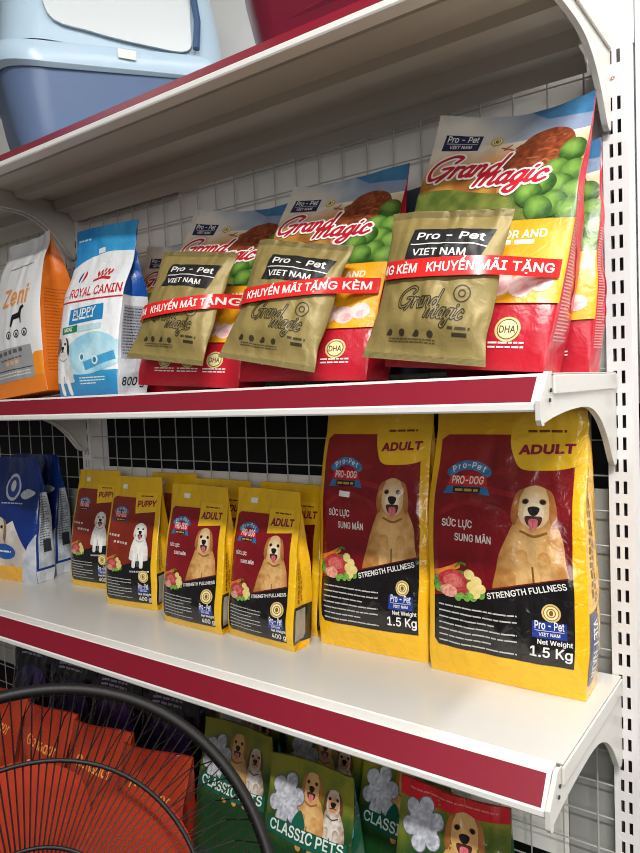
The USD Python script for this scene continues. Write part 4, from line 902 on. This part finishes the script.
# promotion tape stretched over each bag and its pouch
TAPE = plain('red_tape', (222, 36, 34), .25, coat=.5); TAPEW = plain('tape_lettering', (246, 240, 236), .4)
def tape(k, label, tb, slope, phase, h=.022):
    p_, M, b = front_gm[k]; Mi = np.linalg.inv(M)
    u, t, _ = grid(60, 120)
    Q = pb[k].front(u, t); Q = (Mi @ PM[k] @ np.c_[Q, np.ones(len(Q))].T).T[:, :3]
    xs = np.linspace(-b.W/2*.995, b.W/2*.995, 90); zc = tb+slope*xs
    P = b.front(xs/b.W+.5, np.clip(zc/b.H, 0, 1)); ybag = P[:, 1]
    # lean of the combined front at tape height, found from the surfaces half a tape above and below
    def outline(dz):
        yb_ = b.front(xs/b.W+.5, np.clip((zc+dz)/b.H, 0, 1))[:, 1]
        out = yb_.copy()
        for i, x in enumerate(xs):
            m = (np.abs(Q[:, 0]-x) < .004) & (np.abs(Q[:, 2]-(zc[i]+dz)) < .004)
            if m.any(): out[i] = min(out[i], Q[m, 1].min())
        pts = sorted(zip(xs, out)); hull = []
        for q in pts:
            while len(hull) > 1 and (hull[-1][0]-hull[-2][0])*(q[1]-hull[-2][1])-(hull[-1][1]-hull[-2][1])*(q[0]-hull[-2][0]) <= 0: hull.pop()
            hull.append(q)
        hx, hy = np.array(hull).T
        yy = np.interp(xs, hx, hy); return np.convolve(np.pad(yy, 5, 'edge'), np.ones(11)/11, 'valid')-.0042
    lo, mi, hi = outline(-h/2), outline(0), outline(h/2)
    mi = np.minimum(mi, (lo+hi)/2)
    f = lambda x, s: (np.interp(x, xs, np.where(s < 0, 0, 0)+0*xs), )
    def surf(x, s):   # s in -1..1 across the tape
        a, m_, c = np.interp(x, xs, lo), np.interp(x, xs, mi), np.interp(x, xs, hi)
        y = np.where(s < 0, m_+(a-m_)*-s, m_+(c-m_)*s)
        return np.stack([x, y, tb+slope*x+s*h/2], -1)
    tp = thing('promotion_tape', M, label, 'tape', 'red promotion tapes around bags and pouches')
    rows = [surf(xs, np.full_like(xs, s)) for s in (-1, 0, 1)]
    n = len(xs); v = np.vstack(rows+[r+np.array([0, .0004, 0]) for r in rows]); fcs = []
    for r in range(2):
        for i in range(n-1):
            a0 = r*n+i; fcs += [[a0, a0+1, a0+n+1], [a0, a0+n+1, a0+n]]
            o = 3*n; fcs += [[o+a0, o+a0+n+1, o+a0+1], [o+a0, o+a0+n, o+a0+n+1]]
    ribbon = part(tp, 'ribbon', trimesh.Trimesh(v, fcs, process=False), TAPE, smooth=60)
    txt = letters('TẶNG KÈM   KHUYẾN MÃI TẶNG KÈM   KHUYẾN MÃI', h*480); txt = affinity.translate(affinity.scale(txt, .9, 1, origin=(0, 0)), (-b.W/2-phase)*1000, -h*240)
    txt = txt.intersection(sbox(-b.W*490, -h*500, b.W*490, h*500))
    v2, f2 = cells(txt, 4.0); v2 = v2/1000
    q = surf(v2[:, 0], v2[:, 1]/(h/2)); q[:, 1] -= .0005
    part(ribbon, 'lettering', trimesh.Trimesh(q, f2, process=False), TAPEW, smooth=False)
tape(0, 'red promotion tape across the right gold pouch', .116, .02, .0)
tape(1, 'red promotion tape across the middle gold pouch', .122, .06, .03)
tape(2, 'red promotion tape across the left gold pouch', .120, .12, .0)

# -- puppy bag and white-orange bag
rc = royal(162, 312); rcs = royal_side(72, 312)
b = Bag(.162, .312, .072, lean=.03, width=((0, .96), (.15, 1), (.75, 1.0), (.85, .97), (1, 1.0)), depth=((0, .9), (.12, 1), (.55, .8), (.78, .12), (.86, .03), (1, .02)), bulge=.014, bb=((0, .1), (.25, 1), (.6, .8), (.8, .1), (1, 0)), back=.5, gus=.5, wr=.003, wscale=26, seed=12, wave=.004)
bag_thing('white_puppy_food_bag', pose((-.815, .070, z2), 2), 'white and blue puppy food bag with a red crown emblem', None, b, SATIN, {'front': (238, 240, 242), 'right': (226, 230, 236), 'top': (30, 124, 190)}, {'front': rc, 'right': rcs})
zn = zenith(180, 322); zns = zenith_side(90, 322)
b = Bag(.18, .322, .09, lean=.01, width=((0, .98), (.2, 1), (.7, .9), (1, .82)), depth=((0, .9), (.12, 1), (.5, .9), (.8, .5), (.95, .05), (1, .02)), bulge=.014, back=.55, gus=.35, wr=.003, wscale=36, seed=14, wave=.006)
bag_thing('white_orange_food_bag', pose((-1.040, .080, z2+.008), -1, 0, 4.5), 'white dog food bag with orange side and base, at the left edge', None, b, MATTE, {'front': (222, 222, 222), 'right': (226, 116, 30), 'left': (226, 116, 30), 'back': (226, 116, 30)}, {'front': zn, 'right': zns})

# -- bottom shelf: the dimness down here is put into darker inks
z4 = Z4+.0043
cp_ = classic(150, 270); cps = classic_side(60, 270); cr = classic(150, 305, True)
GC = 'green dog food bags on the bottom shelf'
b = Bag(.15, .27, .06, lean=.02, width=((0, .98), (.2, 1), (1, .97)), depth=((0, .85), (.1, 1), (.5, .8), (.85, .2), (.95, .04), (1, .03)), bulge=.012, back=.5, gus=.7, wr=.0025, wscale=24, seed=21, wave=.006)
CL = bag_thing('green_dog_food_bag', pose((-.372, .055, z4), 4), 'green dog food bag with two dogs and a banner, front of the bottom shelf', GC, b, GLOSSY, {'front': (40, 96, 48), 'right': (24, 80, 56), 'top': (116, 112, 46)}, {'front': cp_, 'right': cps})
copy_of(CL, pose((-.545, .085, z4), 3), 'green dog food bag with two dogs, seen past the rim of the fan')
copy_of(CL, pose((-.418, .158, z4), 2), 'green bag standing behind the one with the banner, olive top showing')
copy_of(CL, pose((-.26, .14, z4), 1), 'green bag in deep shade left of the red-topped bag')
copy_of(CL, pose((-.60, .175, z4), 3), 'olive topped green bag behind the one beside the fan rim')
copy_of(CL, pose((-.25, .215, z4), 0), 'green bag at the back, mostly hidden by the bag in deep shade') if False else None
b = Bag(.152, .305, .06, lean=.02, width=((0, .98), (.2, 1), (1, .97)), depth=((0, .85), (.1, 1), (.5, .8), (.85, .2), (.95, .04), (1, .03)), bulge=.012, back=.5, gus=.7, wr=.0025, wscale=24, seed=23, wave=.006)
CR = bag_thing('green_red_dog_food_bag', pose((-.142, .045, z4+.0), 3), 'green dog food bag with a red top band and one smiling dog', GC, b, GLOSSY, {'front': (40, 110, 44), 'right': (28, 84, 44), 'top': (190, 30, 40)}, {'front': cr, 'right': cps})
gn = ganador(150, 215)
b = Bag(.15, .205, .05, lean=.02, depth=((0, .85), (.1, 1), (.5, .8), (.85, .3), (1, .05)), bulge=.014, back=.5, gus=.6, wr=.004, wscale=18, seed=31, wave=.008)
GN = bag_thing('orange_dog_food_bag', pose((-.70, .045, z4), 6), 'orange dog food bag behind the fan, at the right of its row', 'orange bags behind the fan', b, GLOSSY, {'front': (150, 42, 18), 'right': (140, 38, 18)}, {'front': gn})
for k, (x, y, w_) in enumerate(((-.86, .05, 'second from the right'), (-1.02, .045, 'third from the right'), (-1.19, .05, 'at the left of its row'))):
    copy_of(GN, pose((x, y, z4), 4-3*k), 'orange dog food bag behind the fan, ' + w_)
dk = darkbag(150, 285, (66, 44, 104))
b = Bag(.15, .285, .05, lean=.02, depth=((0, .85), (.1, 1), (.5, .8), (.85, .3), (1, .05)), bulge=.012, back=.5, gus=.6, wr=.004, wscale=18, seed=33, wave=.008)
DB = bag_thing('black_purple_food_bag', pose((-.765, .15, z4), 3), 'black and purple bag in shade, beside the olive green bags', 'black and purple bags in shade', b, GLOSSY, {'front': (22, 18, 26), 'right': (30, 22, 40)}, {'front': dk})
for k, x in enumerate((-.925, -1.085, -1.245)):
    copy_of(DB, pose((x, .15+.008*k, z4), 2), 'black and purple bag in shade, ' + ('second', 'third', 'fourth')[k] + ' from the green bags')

# ------------------------------------------------------------------ standing fan in front of the shelves
FANP = np.array([-0.3033, -0.3935, 0.8939])
fan = thing('standing_fan', None, 'standing fan with a black wire guard and orange blades, in front of the bottom shelf', 'fan')
UsdGeom.Xformable(stage.GetPrimAtPath(fan)).GetOrderedXformOps()[0].Set(mat4(pose(FANP).T))
ax = np.array([0.6855, -0.3798, 0.6211]); ax /= np.linalg.norm(ax)
hx = np.cross([0, 0, 1.0], ax); hx /= np.linalg.norm(hx); hy = np.cross(ax, hx)
def fp(r, a, d): return r*math.cos(a)*hx+r*math.sin(a)*hy+d*ax
circ = lambda r, d, n=72: [fp(r, 2*math.pi*k/n, d) for k in range(n)]
part(fan, 'guard_rim', tube(circ(.2145, -.004, 360), .0060, 16, True), BLACKM, smooth=True)
part(fan, 'guard_ring', tube(circ(.134, .0695), .0020, 8, True), BLACKM, smooth=True); part(fan, 'guard_ring', tube(circ(.07, .076), .0016, 6, True), BLACKM, smooth=True)
wires = []
for k in range(132):
    a = 2*math.pi*k/132
    wires.append(tube([fp(.2105, a, -.002), fp(.203, a, .012), fp(.190, a, .032), fp(.134, a, .0685), fp(.08, a, .074), fp(.035, a, .076)], .0007, 4))
part(fan, 'front_grille', wires, BLACKM, smooth=False, kind='stuff')
wires = []
for k in range(60):
    a = 2*math.pi*k/60; wires.append(tube([fp(.2105, a, -.008), fp(.200, a+.06, -.05), fp(.12, a+.2, -.085), fp(.05, a+.3, -.09)], .0007, 4))
part(fan, 'rear_grille', wires, BLACKM, smooth=False, kind='stuff')
part(fan, 'guard_boss', trimesh.creation.cylinder(.036, .012, sections=32, transform=trimesh.geometry.align_vectors([0, 0, 1], ax)).apply_translation(ax*.078), BLACKM)
BLADE = plain('orange_blade', (142, 40, 16), .7, spec=.15)
for k in range(5):
    a0 = 2*math.pi*k/5+.35; sec = []
    for i, r in enumerate(np.linspace(.03, .151, 12)):
        half = .36+.30*math.sin(math.pi*i/11*.9); sec.append([fp(r-.012*abs(s_)**2*(i/11), a0+s_*half, s_*.020+.004) for s_ in np.linspace(-1, 1, 11)])
    top = np.array(sec).reshape(-1, 3); bot = top-ax*.0018; n = 11; f = []; o = len(top)
    for i in range(11):
        for j in range(10):
            q = i*n+j; f += [[q, q+1, q+n+1], [q, q+n+1, q+n]]; f += [[o+q, o+q+n+1, o+q+1], [o+q, o+q+n, o+q+n+1]]
    edge = [i for i in range(n)]+[i*n+n-1 for i in range(1, 12)]+[11*n+j for j in range(n-2, -1, -1)]+[i*n for i in range(10, 0, -1)]
    for a_, b_ in zip(edge, edge[1:]+edge[:1]): f += [[a_, o+a_, o+b_], [a_, o+b_, b_]]
    bm = trimesh.Trimesh(np.vstack([top, bot]), f, process=False); bm.fix_normals()
    part(fan, 'blade', bm, BLADE, smooth=40)
part(fan, 'hub', trimesh.creation.cylinder(.034, .05, sections=32, transform=trimesh.geometry.align_vectors([0, 0, 1], ax)), BLACKM)
mh = trimesh.creation.capsule(.09, .052, count=[20, 20]); mh.apply_transform(trimesh.geometry.align_vectors([0, 0, 1], -ax)); mh.apply_translation(-ax*.10)
part(fan, 'motor_housing', mh, BLACKM)
zb = -FANP[2]
part(fan, 'pole', tube([tuple(-ax*.13+np.array([0, 0, -.03])), tuple(-ax*.13+np.array([0, 0, -.1])), (-ax[0]*.13, -ax[1]*.13, zb+.03)], .012, 12), BLACKM)
part(fan, 'base', trimesh.creation.cylinder(.17, .03, sections=40).apply_translation((-ax[0]*.13, -ax[1]*.13, zb+.0155)), BLACKM)
